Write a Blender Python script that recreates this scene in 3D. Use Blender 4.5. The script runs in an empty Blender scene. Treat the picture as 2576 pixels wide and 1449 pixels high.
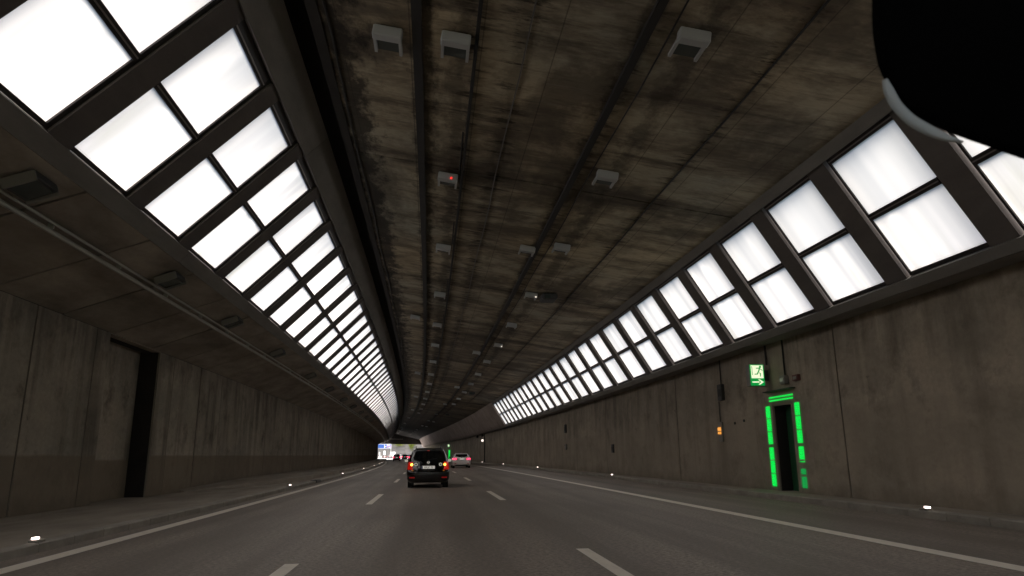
import bpy, bmesh, math, random
from mathutils import Vector, Matrix
random.seed(7)
scene = bpy.context.scene
COL = scene.collection

# ------------------------------------------------------------------ camera
CAM_H = 1.237
cam_d = bpy.data.cameras.new('camera')
cam = bpy.data.objects.new('camera', cam_d); COL.objects.link(cam)
RX = Vector((0.99429619, -0.1062711, -0.00903037))
UX = Vector((-0.01588977, -0.23132723, 0.97274623))
FX = Vector((0.10546378, 0.96705438, 0.23169641))
m = Matrix.Identity(4)
for i in range(3):
    m[i][0] = RX[i]; m[i][1] = UX[i]; m[i][2] = -FX[i]
m[2][3] = CAM_H
cam.matrix_world = m
cam_d.sensor_width = 36.0
cam_d.lens = 1764.44 / 2576 * 36.0
cam_d.clip_start = 0.05; cam_d.clip_end = 4000
cam_d.dof.use_dof = True; cam_d.dof.focus_distance = 45; cam_d.dof.aperture_fstop = 15.0
scene.camera = cam

# ------------------------------------------------------------------ sky, sun, exposure
world = bpy.data.worlds.new("World"); scene.world = world; world.use_nodes = True
nt = world.node_tree; bg = nt.nodes['Background']
sky = nt.nodes.new('ShaderNodeTexSky'); sky.sky_type = 'NISHITA'; sky.sun_disc = False
SUN_EL, SUN_ROT = math.radians(72), math.radians(182)
sky.sun_elevation = SUN_EL; sky.sun_rotation = SUN_ROT
sky.air_density = 1.0; sky.dust_density = 4.0; sky.ozone_density = 1.0
nt.links.new(sky.outputs[0], bg.inputs[0]); bg.inputs[1].default_value = 0.06
sun_d = bpy.data.lights.new('sun', 'SUN'); sun_d.energy = 1.5; sun_d.angle = math.radians(70); sun_d.color = (1, .90, .78)
sun = bpy.data.objects.new('sun', sun_d); COL.objects.link(sun)
sdir = Vector((math.sin(SUN_ROT) * math.cos(SUN_EL), math.cos(SUN_ROT) * math.cos(SUN_EL), math.sin(SUN_EL)))
sun.rotation_euler = sdir.to_track_quat('Z', 'Y').to_euler()
scene.view_settings.view_transform = 'Standard'; scene.view_settings.look = 'None'
scene.view_settings.gamma = 1; scene.view_settings.use_curve_mapping = False
scene.view_settings.exposure = 2.68
scene.cycles.max_bounces = 10; scene.cycles.diffuse_bounces = 6; scene.cycles.glossy_bounces = 3
scene.cycles.transmission_bounces = 8
scene.cycles.use_denoising = True
scene.cycles.sample_clamp_indirect = 12
scene.cycles.caustics_reflective = False; scene.cycles.caustics_refractive = False

# ------------------------------------------------------------------ road alignment
K0, K1, KX = 0.00031703, 2.7408e-06, -10.255e-6
G2, G3 = 0.17214078, -0.12771259
CF = 0.0043
S_END = 292.0
_T = [(0.0, 0.0, 0.0)]
def heading(s):
    s = min(s, S_END)
    return K0 * s + K1 * s * s / 2 + KX * max(s - 110, 0) ** 2 / 2
_fw = [(0.0, 0.0)]; _bw = [(0.0, 0.0)]
for i in range(1400):
    s = i * 0.5; h0 = (heading(s) + heading(s + .5)) / 2
    x, y = _fw[-1]; _fw.append((x - math.sin(h0) * .5, y + math.cos(h0) * .5))
for i in range(240):
    s = -i * 0.5; h0 = (heading(s) + heading(s - .5)) / 2
    x, y = _bw[-1]; _bw.append((x + math.sin(h0) * .5, y - math.cos(h0) * .5))
def centre(s):
    t, f = (_fw, s * 2) if s >= 0 else (_bw, -s * 2)
    i = min(int(f), len(t) - 2); f -= i
    return t[i][0] * (1 - f) + t[i + 1][0] * f, t[i][1] * (1 - f) + t[i + 1][1] * f
def zc(s):
    s = min(s, S_END)
    return G2 * s * s / 2e4 + G3 * s ** 3 / 6e6
AL, AR = 0.7235, 0.3420
def shift(s, side):
    if side is None: return 0.0
    t = min(max((s - 60) / 140, 0), 1.2)
    e = min(max((s - 100) / 125, 0), 1)
    return (AL * t + 1.15 * e * e * (3 - 2 * e)) if side == 'L' else AR * t
S_ENDL = 228.0
def s_lim(X):
    return S_ENDL + min(max((X + 9) / 19, 0), 1) * (S_END - S_ENDL)
def W(X, Z, s, side=None):
    X = X + shift(s, side)
    x, y = centre(s); th = heading(s)
    return Vector((x + X * math.cos(th), y + X * math.sin(th), Z + zc(s)))
def G(X, s): return W(X, CF * X, s)
def tangent_yaw(X, s, side=None):
    a, b = W(X, 0, s - .5, side), W(X, 0, s + .5, side)
    return math.atan2(-(b.x - a.x), b.y - a.y)

# ------------------------------------------------------------------ object helpers
def tag(o, label=None, cat=None, group=None, kind=None):
    if label: o['label'] = label
    if cat: o['category'] = cat
    if group: o['group'] = group
    if kind: o['kind'] = kind
    return o
def empty(name, loc, rz=0.0):
    o = bpy.data.objects.new(name, None); COL.objects.link(o)
    o.location = loc; o.rotation_euler = (0, 0, rz); o.empty_display_size = .3
    return o
def link(name, me, mat=None, parent=None, smooth=False):
    if mat is not None and not me.materials: me.materials.append(mat)
    if smooth:
        for p in me.polygons: p.use_smooth = True
    o = bpy.data.objects.new(name, me); COL.objects.link(o)
    if parent is not None: o.parent = parent
    return o
def mesh_from(name, verts, faces, uvs=None):
    me = bpy.data.meshes.new(name); me.from_pydata([tuple(v) for v in verts], [], faces)
    if uvs is not None:
        uvl = me.uv_layers.new(name='uv')
        for p in me.polygons:
            for li in p.loop_indices:
                uvl.data[li].uv = uvs[me.loops[li].vertex_index]
    me.update(); return me
def world_parented(name, me, mat, parent):
    """mesh given in world coordinates under an Empty that sits elsewhere"""
    o = link(name, me, mat, parent)
    if parent is not None:
        o.matrix_parent_inverse = Matrix.LocRotScale(parent.location, parent.rotation_euler, None).inverted()
    return o
def sweep(name, prof, slist, side, mat, parent=None, closed=True, ground=False, caps=True):
    """profile [(X,Z)] swept along the road; uv = (s, distance along profile)"""
    n = len(prof); V = []; UV = []
    d = [0.0]
    for i in range(1, n + 1):
        a, b = prof[i - 1], prof[i % n]
        d.append(d[-1] + math.hypot(a[0] - b[0], a[1] - b[1]))
    m_ = n + 1 if closed else n
    for s in slist:
        for i in range(m_):
            X, Z = prof[i % n]
            if ground: Z += CF * X
            V.append(W(X, Z, s, side)); UV.append((s, d[i]))
    F = []
    for k in range(len(slist) - 1):
        for i in range(m_ - 1):
            a = k * m_ + i; F.append((a, a + 1, a + 1 + m_, a + m_))
    if closed and caps:
        F.append(tuple(range(n - 1, -1, -1))); b = (len(slist) - 1) * m_
        F.append(tuple(b + i for i in range(n)))
    me = mesh_from(name, V, F, UV)
    bm = bmesh.new(); bm.from_mesh(me); bmesh.ops.recalc_face_normals(bm, faces=bm.faces)
    if not closed:
        pass
    bm.to_mesh(me); bm.free()
    return world_parented(name, me, mat, parent)
def srange(a, b, step):
    n = max(1, int(math.ceil((b - a) / step - 1e-6)))
    return [a + (b - a) * i / n for i in range(n + 1)]

class MB:
    """collects simple solids into one mesh"""
    def __init__(self): self.v = []; self.f = []
    def box(self, c, s, rot=None):
        b = len(self.v)
        for dx in (-.5, .5):
            for dy in (-.5, .5):
                for dz in (-.5, .5):
                    p = Vector((dx * s[0], dy * s[1], dz * s[2]))
                    if rot is not None: p = rot @ p
                    self.v.append(Vector(c) + p)
        for q in ((0, 1, 3, 2), (4, 6, 7, 5), (0, 4, 5, 1), (2, 3, 7, 6), (0, 2, 6, 4), (1, 5, 7, 3)):
            self.f.append(tuple(b + i for i in q))
        return self
    def tube(self, pts, r, n=8):
        rings = []
        for i, p in enumerate(pts):
            p = Vector(p)
            t = (Vector(pts[min(i + 1, len(pts) - 1)]) - Vector(pts[max(i - 1, 0)])).normalized()
            a = t.orthogonal().normalized() if abs(t.z) > .9 else t.cross(Vector((0, 0, 1))).normalized()
            c = t.cross(a).normalized()
            b0 = len(self.v)
            for k in range(n):
                g = 2 * math.pi * k / n
                self.v.append(p + (a * math.cos(g) + c * math.sin(g)) * r)
            rings.append(b0)
        for i in range(len(rings) - 1):
            for k in range(n):
                self.f.append((rings[i] + k, rings[i] + (k + 1) % n, rings[i + 1] + (k + 1) % n, rings[i + 1] + k))
        self.f.append(tuple(rings[0] + k for k in range(n - 1, -1, -1)))
        self.f.append(tuple(rings[-1] + k for k in range(n)))
        return self
    def disc(self, c, axis, r, th, n=20, r2=0.0):
        """cylinder (or ring when r2>0) of thickness th along axis, centre c"""
        axis = Vector(axis).normalized(); a = axis.orthogonal().normalized(); b = axis.cross(a)
        c = Vector(c); b0 = len(self.v)
        for side in (-.5, .5):
            for rr in ([r] if r2 == 0 else [r, r2]):
                for k in range(n):
                    g = 2 * math.pi * k / n
                    self.v.append(c + axis * side * th + (a * math.cos(g) + b * math.sin(g)) * rr)
        if r2 == 0:
            self.f.append(tuple(b0 + k for k in range(n - 1, -1, -1))); self.f.append(tuple(b0 + n + k for k in range(n)))
            for k in range(n): self.f.append((b0 + k, b0 + (k + 1) % n, b0 + n + (k + 1) % n, b0 + n + k))
        else:
            for k in range(n):
                q = (k + 1) % n
                self.f.append((b0 + k, b0 + q, b0 + n + q, b0 + n + k))
                self.f.append((b0 + 2 * n + k, b0 + 3 * n + k, b0 + 3 * n + q, b0 + 2 * n + q))
                self.f.append((b0 + k, b0 + 2 * n + k, b0 + 2 * n + q, b0 + q))
                self.f.append((b0 + n + k, b0 + n + q, b0 + 3 * n + q, b0 + 3 * n + k))
        return self
    def poly(self, pts, th, axis):
        """flat outline extruded by th along axis"""
        b0 = len(self.v); n = len(pts); ax = Vector(axis)
        for p in pts: self.v.append(Vector(p))
        for p in pts: self.v.append(Vector(p) + ax * th)
        self.f.append(tuple(b0 + k for k in range(n - 1, -1, -1))); self.f.append(tuple(b0 + n + k for k in range(n)))
        for k in range(n): self.f.append((b0 + k, b0 + (k + 1) % n, b0 + n + (k + 1) % n, b0 + n + k))
        return self
    def build(self, name, mat, parent=None, smooth=False, bevel=0.0, seg=1):
        me = bpy.data.meshes.new(name); me.from_pydata([tuple(v) for v in self.v], [], self.f)
        bm = bmesh.new(); bm.from_mesh(me)
        bmesh.ops.recalc_face_normals(bm, faces=bm.faces)
        if bevel > 0:
            bmesh.ops.bevel(bm, geom=[e for e in bm.edges], offset=bevel, segments=seg, profile=.5, affect='EDGES')
        bm.to_mesh(me); bm.free()
        o = link(name, me, mat, parent)
        if smooth:
            for p in me.polygons: p.use_smooth = True
            me.set_sharp_from_angle(angle=math.radians(40))
        return o

# ------------------------------------------------------------------ materials
def new_mat(name):
    mt = bpy.data.materials.new(name); mt.use_nodes = True
    return mt, mt.node_tree, mt.node_tree.nodes['Principled BSDF']
def simple(name, col, rough=.5, metal=0.0, emit=None, es=0.0, coat=0.0, spec=.5):
    mt, t, b = new_mat(name)
    b.inputs['Base Color'].default_value = (*col, 1); b.inputs['Roughness'].default_value = rough
    b.inputs['Metallic'].default_value = metal; b.inputs['Coat Weight'].default_value = coat
    b.inputs['Specular IOR Level'].default_value = spec
    if emit: b.inputs['Emission Color'].default_value = (*emit, 1); b.inputs['Emission Strength'].default_value = es
    # small procedural variation in wear
    n = t.nodes.new('ShaderNodeTexNoise'); n.inputs['Scale'].default_value = 6; n.inputs['Detail'].default_value = 4
    mr = t.nodes.new('ShaderNodeMapRange'); mr.inputs['To Min'].default_value = max(rough - .06, .02); mr.inputs['To Max'].default_value = min(rough + .08, 1)
    tc = t.nodes.new('ShaderNodeTexCoord'); t.links.new(tc.outputs['Object'], n.inputs['Vector'])
    t.links.new(n.outputs['Fac'], mr.inputs['Value']); t.links.new(mr.outputs[0], b.inputs['Roughness'])
    return mt
class NT:
    def __init__(self, mt): self.t = mt.node_tree
    def uv(self, sx, sy, ox=0, oy=0):
        tc = self.t.nodes.new('ShaderNodeTexCoord'); mp = self.t.nodes.new('ShaderNodeMapping')
        self.t.links.new(tc.outputs['UV'], mp.inputs['Vector'])
        mp.inputs['Scale'].default_value = (sx, sy, 1); mp.inputs['Location'].default_value = (ox, oy, 0)
        return mp.outputs[0]
    def noise(self, vec, scale=1, detail=5, rough=.6, dist=0.0):
        n = self.t.nodes.new('ShaderNodeTexNoise'); n.inputs['Scale'].default_value = scale
        n.inputs['Detail'].default_value = detail; n.inputs['Roughness'].default_value = rough; n.inputs['Distortion'].default_value = dist
        self.t.links.new(vec, n.inputs['Vector']); return n.outputs['Fac']
    def rng(self, f, a, b, c=0, d=1):
        r = self.t.nodes.new('ShaderNodeMapRange'); self.t.links.new(f, r.inputs['Value'])
        for k, v in zip(('From Min', 'From Max', 'To Min', 'To Max'), (a, b, c, d)): r.inputs[k].default_value = v
        return r.outputs[0]
    def mix(self, f, a, b, mode='MIX'):
        n = self.t.nodes.new('ShaderNodeMix'); n.data_type = 'RGBA'; n.blend_type = mode
        if hasattr(f, 'links') or not isinstance(f, (int, float)): self.t.links.new(f, n.inputs[0])
        else: n.inputs[0].default_value = f
        for v, i in ((a, 6), (b, 7)):
            if isinstance(v, tuple): n.inputs[i].default_value = (*v, 1)
            else: self.t.links.new(v, n.inputs[i])
        return n.outputs[2]
    def math(self, op, a, b=0.0):
        n = self.t.nodes.new('ShaderNodeMath'); n.operation = op
        for v, i in ((a, 0), (b, 1)):
            if isinstance(v, (int, float)): n.inputs[i].default_value = v
            else: self.t.links.new(v, n.inputs[i])
        return n.outputs[0]
    def sep(self, vec):
        n = self.t.nodes.new('ShaderNodeSeparateXYZ'); self.t.links.new(vec, n.inputs[0]); return n.outputs
    def objrand(self):
        return self.t.nodes.new('ShaderNodeObjectInfo').outputs['Random']
    def bump(self, f, b, strength=.3, dist=.02):
        n = self.t.nodes.new('ShaderNodeBump'); n.inputs['Strength'].default_value = strength; n.inputs['Distance'].default_value = dist
        self.t.links.new(f, n.inputs['Height']); self.t.links.new(n.outputs[0], b.inputs['Normal'])

def concrete_wall(name, c1, c2, cd, low=None, lowz=1.2, runs=.5, lowamt=.75):
    """vertical runs and blotches; v of the uv = height above the walkway"""
    mt, t, b = new_mat(name); N = NT(mt)
    blot = N.rng(N.noise(N.uv(.35, .5), 1, 6, .66), .40, .62)
    col = N.mix(blot, c1, c2)
    run = N.rng(N.noise(N.uv(.95, .08), 1, 4, .6), .50, .64)
    runm = N.rng(N.noise(N.uv(.13, .4, 77), 1, 4, .6), .38, .62, .25, 1)
    col = N.mix(N.math('MULTIPLY', N.math('MULTIPLY', run, runm), runs), col, cd)
    b2 = N.rng(N.noise(N.uv(.9, .8, 55), 1, 6, .7), .52, .68)
    col = N.mix(N.math('MULTIPLY', b2, .68), col, cd)
    spot = N.rng(N.noise(N.uv(2.2, 2.6, 13), 1, 3, .5), .70, .76)
    col = N.mix(N.math('MULTIPLY', spot, .7), col, cd)
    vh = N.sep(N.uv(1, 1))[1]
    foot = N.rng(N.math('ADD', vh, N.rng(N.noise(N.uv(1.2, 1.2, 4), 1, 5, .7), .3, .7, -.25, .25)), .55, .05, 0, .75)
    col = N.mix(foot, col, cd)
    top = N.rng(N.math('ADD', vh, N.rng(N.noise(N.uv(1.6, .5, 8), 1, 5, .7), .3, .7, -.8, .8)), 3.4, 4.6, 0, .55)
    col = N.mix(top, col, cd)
    lightrun = N.rng(N.noise(N.uv(1.7, .1, 31), 1, 4, .6), .6, .76)
    col = N.mix(N.math('MULTIPLY', lightrun, .35), col, tuple(min(1, c * 1.6) for c in c1))
    fine = N.rng(N.noise(N.uv(9, 9), 1, 6, .7), .3, .7)
    col = N.mix(N.math('MULTIPLY', fine, .28), col, cd)
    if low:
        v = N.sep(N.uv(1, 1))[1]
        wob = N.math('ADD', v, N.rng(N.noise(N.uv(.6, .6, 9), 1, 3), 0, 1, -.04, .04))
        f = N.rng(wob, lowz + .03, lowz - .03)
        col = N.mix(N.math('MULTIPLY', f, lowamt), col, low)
    r = N.objrand()
    col = N.mix(N.rng(r, 0, 1, 0, .22), col, cd)
    t.links.new(col, b.inputs['Base Color']); b.inputs['Roughness'].default_value = .88
    b.inputs['Specular IOR Level'].default_value = .25
    N.bump(fine, b, .25, .01)
    return mt
def concrete_plain(name, c1, cd, su=.6, sv=.6, amt=.5):
    mt, t, b = new_mat(name); N = NT(mt)
    f = N.rng(N.noise(N.uv(su, sv), 1, 6, .62), .36, .68)
    col = N.mix(N.math('MULTIPLY', f, amt), c1, cd)
    fine = N.rng(N.noise(N.uv(11, 11), 1, 5, .7), .3, .7)
    col = N.mix(N.math('MULTIPLY', fine, .2), col, cd)
    col = N.mix(N.rng(N.objrand(), 0, 1, 0, .25), col, cd)
    t.links.new(col, b.inputs['Base Color']); b.inputs['Roughness'].default_value = .85
    b.inputs['Specular IOR Level'].default_value = .3
    N.bump(fine, b, .2, .01)
    return mt

M = {}
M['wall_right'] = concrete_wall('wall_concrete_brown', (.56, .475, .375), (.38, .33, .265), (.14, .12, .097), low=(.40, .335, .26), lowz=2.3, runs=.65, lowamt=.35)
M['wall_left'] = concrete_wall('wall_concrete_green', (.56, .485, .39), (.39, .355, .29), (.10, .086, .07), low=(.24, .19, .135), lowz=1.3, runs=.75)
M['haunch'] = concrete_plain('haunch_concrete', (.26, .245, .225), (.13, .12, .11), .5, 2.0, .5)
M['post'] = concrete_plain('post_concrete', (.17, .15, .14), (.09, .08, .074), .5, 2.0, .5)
M['haunch_pink'] = concrete_wall('haunch_concrete_pale', (.46, .38, .34), (.36, .30, .265), (.17, .135, .115))
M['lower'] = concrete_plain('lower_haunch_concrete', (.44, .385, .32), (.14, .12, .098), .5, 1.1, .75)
M['frame'] = simple('dark_anodised_frame', (.05, .045, .045), .38, .6)
M['trim'] = simple('bright_frame_trim', (.32, .30, .29), .35, .8)
M['dark'] = simple('sooty_steel', (.02, .019, .018), .7)
M['soot_shade'] = concrete_plain('sooty_shaded_concrete', (.035, .03, .027), (.015, .013, .012), 1, 1, .6)  # near-black: soot, plus shade of niche reveal and ceiling recess put into the colour
M['rail'] = simple('galvanised_rail', (.50, .51, .47), .45, .5)
M['lampbody'] = simple('grey_lamp_housing', (.44, .45, .45), .5, .15)
M['lampglass'] = simple('unlit_lamp_glass', (.05, .065, .06), .15)
M['cable'] = simple('black_cable_tray', (.022, .02, .019), .75)
M['cable_grey'] = simple('grey_cable', (.10, .09, .08), .6)

# ceiling: board marked concrete, brown and soot stained
mt, t, b = new_mat('ceiling_concrete'); N = NT(mt)
s_ = N.sep(N.uv(1, 1))
big = N.rng(N.noise(N.uv(.11, .16), 1, 4, .6), .38, .62)
col = N.mix(big, (.64, .53, .36), (.47, .44, .35))
mott = N.rng(N.noise(N.uv(.62, .26), 1, 8, .74, .3), .45, .60)
col = N.mix(N.math('MULTIPLY', mott, .80), col, (.14, .108, .078))
cross = N.rng(N.noise(N.uv(1.9, .22, 5), 1, 7, .75), .52, .64)
col = N.mix(N.math('MULTIPLY', cross, .75), col, (.11, .088, .068))
bigd = N.rng(N.noise(N.uv(.22, .30, 21), 1, 6, .66, .3), .49, .59)
col = N.mix(N.math('MULTIPLY', bigd, .72), col, (.11, .092, .07))
fr_ = N.math('FRACT', N.math('DIVIDE', N.math('SUBTRACT', s_[0], 16.45 - 117.0), 11.7))
seam = N.math('MINIMUM', fr_, N.math('SUBTRACT', 1.0, fr_))
seamw = N.math('ADD', seam, N.rng(N.noise(N.uv(.9, .5, 61), 1, 6, .7), .3, .7, -.05, .05))
col = N.mix(N.rng(seamw, .065, .0, 0, .8), col, (.07, .058, .046))
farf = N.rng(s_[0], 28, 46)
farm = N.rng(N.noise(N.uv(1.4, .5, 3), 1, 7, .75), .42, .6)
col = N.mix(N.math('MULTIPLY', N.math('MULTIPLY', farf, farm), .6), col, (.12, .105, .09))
lite = N.rng(N.noise(N.uv(1.6, .12, 17), 1, 5, .75), .62, .72)
col = N.mix(N.math('MULTIPLY', lite, .35), col, (.5, .45, .4))
fine = N.rng(N.noise(N.uv(14, 3), 1, 5, .7), .3, .7)
col = N.mix(N.math('MULTIPLY', fine, .25), col, (.07, .06, .05))
rr = N.objrand()
col = N.mix(N.rng(rr, 0, 1, 0, .35), col, (.16, .13, .10))
# black runs beside the cable lines
for (u0, wd, amt) in ((9.45, .55, .85), (7.9, .28, .75), (7.2, .30, .5), (6.2, .25, .35), (4.35, .20, .6), (3.45, .28, .5)):
    v = N.math('ABSOLUTE', N.math('SUBTRACT', s_[1], u0))
    wv = N.math('ADD', v, N.rng(N.noise(N.uv(1.3, 2.2, u0), 1, 6, .7), .3, .7, -wd * .9, wd * .9))
    f = N.rng(wv, wd, wd * .25, 0, amt)
    col = N.mix(f, col, (.02, .017, .015))
for (u0, wd) in ((6.2, .55), (7.0, .5), (4.3, .4), (2.2, .35)):
    v = N.math('ABSOLUTE', N.math('SUBTRACT', s_[1], u0))
    tick = N.rng(N.noise(N.uv(4.5, .9, u0 * 3), 1, 5, .7), .53, .60)
    col = N.mix(N.math('MULTIPLY', tick, N.rng(v, wd, wd * .2, 0, .8)), col, (.03, .025, .02))
boards = N.math('ABSOLUTE', N.math('SUBTRACT', N.math('FRACT', N.math('MULTIPLY', s_[1], .8)), .5))
col = N.mix(N.rng(boards, .012, .004, 0, .5), col, (.04, .034, .028))
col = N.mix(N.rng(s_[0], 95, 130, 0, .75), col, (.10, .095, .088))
col = N.mix(N.rng(s_[0], 140, 185, 0, .93), col, (.012, .0115, .011))  # colour blackened toward the portal to offset daylight bouncing off the pale road
t.links.new(col, b.inputs['Base Color']); b.inputs['Roughness'].default_value = .9; b.inputs['Specular IOR Level'].default_value = .15
N.bump(fine, b, .2, .01)
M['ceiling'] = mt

# asphalt
mt, t, b = new_mat('asphalt'); N = NT(mt)
grain = N.noise(N.uv(17, 17), 1, 5, .85)
col = N.mix(N.rng(grain, .38, .62), (.15, .125, .105), (.50, .42, .35))
track = N.rng(N.noise(N.uv(.03, 1.1), 1, 3, .5), .38, .62)
col = N.mix(N.math('MULTIPLY', track, .6), col, (.16, .132, .11))
patch = N.rng(N.noise(N.uv(.14, .45, 40), 1, 4, .6), .45, .7)
col = N.mix(N.math('MULTIPLY', patch, .5), col, (.15, .123, .102))
v = N.sep(N.uv(1, 1))[1]
t.links.new(col, b.inputs['Base Color'])
t.links.new(N.rng(grain, .2, .8, .50, .72), b.inputs['Roughness']); b.inputs['Specular IOR Level'].default_value = .35
N.bump(grain, b, .35, .008)
M['asphalt'] = mt
M['walk'] = concrete_plain('walkway_concrete', (.46, .40, .33), (.19, .165, .135), .4, 1.2, .6)
M['kerb'] = concrete_plain('kerb_stone', (.46, .42, .36), (.20, .18, .155), 1.5, 3, .6)
mt, t, b = new_mat('road_paint'); N = NT(mt)
wear = N.rng(N.noise(N.uv(3, 8), 1, 7, .75), .5, .75)
t.links.new(N.mix(N.math('MULTIPLY', wear, .4), (.86, .78, .67), (.45, .40, .34)), b.inputs['Base Color']); b.inputs['Roughness'].default_value = .6
M['paint'] = mt

# daylight pane: light scattering sheet lit from outside by the sky
mt = bpy.data.materials.new('opal_daylight_pane'); mt.use_nodes = True; t = mt.node_tree; N = NT(mt)
for n in list(t.nodes): t.nodes.remove(n)
out = t.nodes.new('ShaderNodeOutputMaterial'); tr = t.nodes.new('ShaderNodeBsdfTranslucent'); gl = t.nodes.new('ShaderNodeBsdfGlossy'); mx = t.nodes.new('ShaderNodeMixShader')
r = N.objrand()
off = t.nodes.new('ShaderNodeCombineXYZ'); t.links.new(N.math('MULTIPLY', r, 57.0), off.inputs[0]); t.links.new(N.math('MULTIPLY', r, 91.0), off.inputs[1])
def uvo(sx, sy):
    a = t.nodes.new('ShaderNodeVectorMath'); a.operation = 'ADD'
    t.links.new(N.uv(sx, sy), a.inputs[0]); t.links.new(off.outputs[0], a.inputs[1]); return a.outputs[0]
band = N.rng(N.noise(uvo(1.7, .03), 1, 1, .4), .42, .62)
col = N.mix(band, (.60, .585, .555), (.35, .355, .355))
edge = N.rng(N.noise(uvo(5.0, .04), 1, 2, .5), .5, .75)
col = N.mix(N.math('MULTIPLY', edge, .4), col, (.48, .48, .46))
dirt_shade = N.rng(N.noise(uvo(2.2, .30), 1, 4, .6), .52, .76)
vv = N.sep(N.uv(1, 1))[1]
dirt_shade = N.math('MULTIPLY', dirt_shade, N.rng(vv, 1.5, 0.0, .25, 1.0))  # streaks strengthen downwards: shading from outside put into the pane colour
col = N.mix(N.math('MULTIPLY', dirt_shade, .7), col, (.28, .29, .21))
col = N.mix(N.rng(r, 0, 1, 0, .75), col, (.35, .36, .36))
t.links.new(col, tr.inputs[0]); gl.inputs['Color'].default_value = (.6, .6, .6, 1); gl.inputs['Roughness'].default_value = .35
mx.inputs[0].default_value = .04
t.links.new(tr.outputs[0], mx.inputs[1]); t.links.new(gl.outputs[0], mx.inputs[2]); t.links.new(mx.outputs[0], out.inputs[0])
M['pane'] = mt

M['green'] = simple('green_light', (.02, .3, .06), .4, emit=(.0, .62, .055), es=.19)
M['green_dim'] = simple('dim_green_light', (.02, .25, .06), .4, emit=(.01, .5, .09), es=.08)
M['signgreen'] = simple('exit_sign_green', (.01, .28, .06), .4, emit=(.0, .30, .05), es=.14)
M['signwhite'] = simple('exit_sign_white', (.75, .78, .65), .4, emit=(.85, .9, .62), es=.16)
M['litwhite'] = simple('lit_white_panel', (.8, .8, .75), .4, emit=(1, .86, .74), es=.24)
M['led'] = simple('warm_kerb_led', (.8, .7, .6), .4, emit=(1, .80, .74), es=1.3)
M['redled'] = simple('red_indicator', (.5, .02, .02), .4, emit=(1, .04, .03), es=.22)
M['orange'] = simple('orange_lamp', (.6, .25, .05), .4, emit=(1, .40, .07), es=.14)
M['door'] = simple('dark_green_door', (.03, .14, .06), .5)
M['greybox'] = simple('grey_wall_box', (.24, .23, .21), .6)
M['darkbox'] = simple('dark_wall_box', (.045, .045, .045), .6)
M['mirror_black'] = simple('black_mirror_plastic', (.0015, .0015, .0015), .85, spec=.05)
M['mirror_rim'] = simple('pale_mirror_rim', (.48, .52, .52), .5)

# ------------------------------------------------------------------ ground outside, road, walkways
S0 = -19.0  # open end invented this close behind the camera to admit fill daylight
sl_road = srange(S0, S_END, 6)
def sheet(name, Xs, slist, z, mat, parent=None, side=None, kind=None, clamp=False):
    V = []; UV = []; F = []
    nx = len(Xs)
    for s in slist:
        for X in Xs:
            q_ = min(s, s_lim(X)) if clamp else s
            V.append(W(X, CF * X + z, q_, side)); UV.append((q_, X + 12))
    for k in range(len(slist) - 1):
        for i in range(nx - 1):
            a = k * nx + i; F.append((a, a + 1, a + 1 + nx, a + nx))
    me = mesh_from(name, V, F, UV)
    o = world_parented(name, me, mat, parent)
    if kind: o['kind'] = kind
    return o
road = sheet('road', [-5.75, -2, 2, 6, 9.0], sl_road, 0.0, M['asphalt'], kind='structure', clamp=True)
def solid_line(X, w, name, a=S0, b_=S_END):
    return sheet(name, [X - w / 2, X + w / 2], srange(a, b_, 6), .005, M['paint'], road)
solid_line(-4.95, .26, 'edge_line'); solid_line(6.14, .27, 'edge_line')
PER, DL = 15.705, 5.14
for X, sd in ((-1.66, 19.70), (1.99, 20.33)):
    for k in range(-2, 18):
        a = sd + k * PER
        if a + DL > S_END: break
        sheet('lane_dash', [X - .085, X + .085], srange(a, a + DL, 2.6), .005, M['paint'], road)
# left walkway and kerb, right kerb
walk = sheet('walkway', [-9.8, -5.62], sl_road, .10, M['walk'], side=None, kind='structure', clamp=True)
rp = []
for q_ in [27.0, 31.0, 36.0] + srange(42, S_ENDL, 6):
    f_ = min(max((q_ - 27) / 9.0, 0), 1); rp.append((q_, -8.7 + 2.5 * f_, .11 + .16 * f_))
V_, F_, U_ = [], [], []
for (q_, xf, zf) in rp:
    for (X_, Z_) in ((-8.86, .05), (-8.86, zf + .04), (xf, zf), (xf + .02, .05)):
        V_.append(W(X_, Z_, q_, 'L' if q_ > 60 else None)); U_.append((q_, X_ + Z_))
for k in range(len(rp) - 1):
    for j in range(3): F_.append((k * 4 + j, k * 4 + j + 1, k * 4 + j + 5, k * 4 + j + 4))
F_.append((0, 3, 2, 1)); e_ = 4 * (len(rp) - 1); F_.append((e_, e_ + 1, e_ + 2, e_ + 3))
world_parented('walkway', mesh_from('raised_walkway', V_, F_, U_), M['walk'], None)['kind'] = 'structure'
walk_r = sheet('walkway', [9.12, 10.45], sl_road, .12, M['walk'], side=None, kind='structure')
for nm, X0, X1, ztop in (('kerb', -5.66, -5.44, .13), ('kerb', 8.97, 9.17, .14)):
    kb = empty(nm, G(X0, 0)); tag(kb, kind='structure')
    a = -18.0; cnt = 0
    while a < (S_ENDL + 10 if X0 < 0 else S_END):
        L = 1.0 if a < 60 else 11.7
        pr = [(X0, -.05), (X1, -.05), (X1, ztop - .02), (X1 - .02 if X1 < 0 else X1, ztop), (X0 + (.02 if X0 > 0 else 0), ztop), (X0, ztop - .02)]
        sweep('kerb_stone', pr, srange(a + .008, a + L - .008, 6), None, M['kerb'], kb, ground=True)
        a += L
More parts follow.
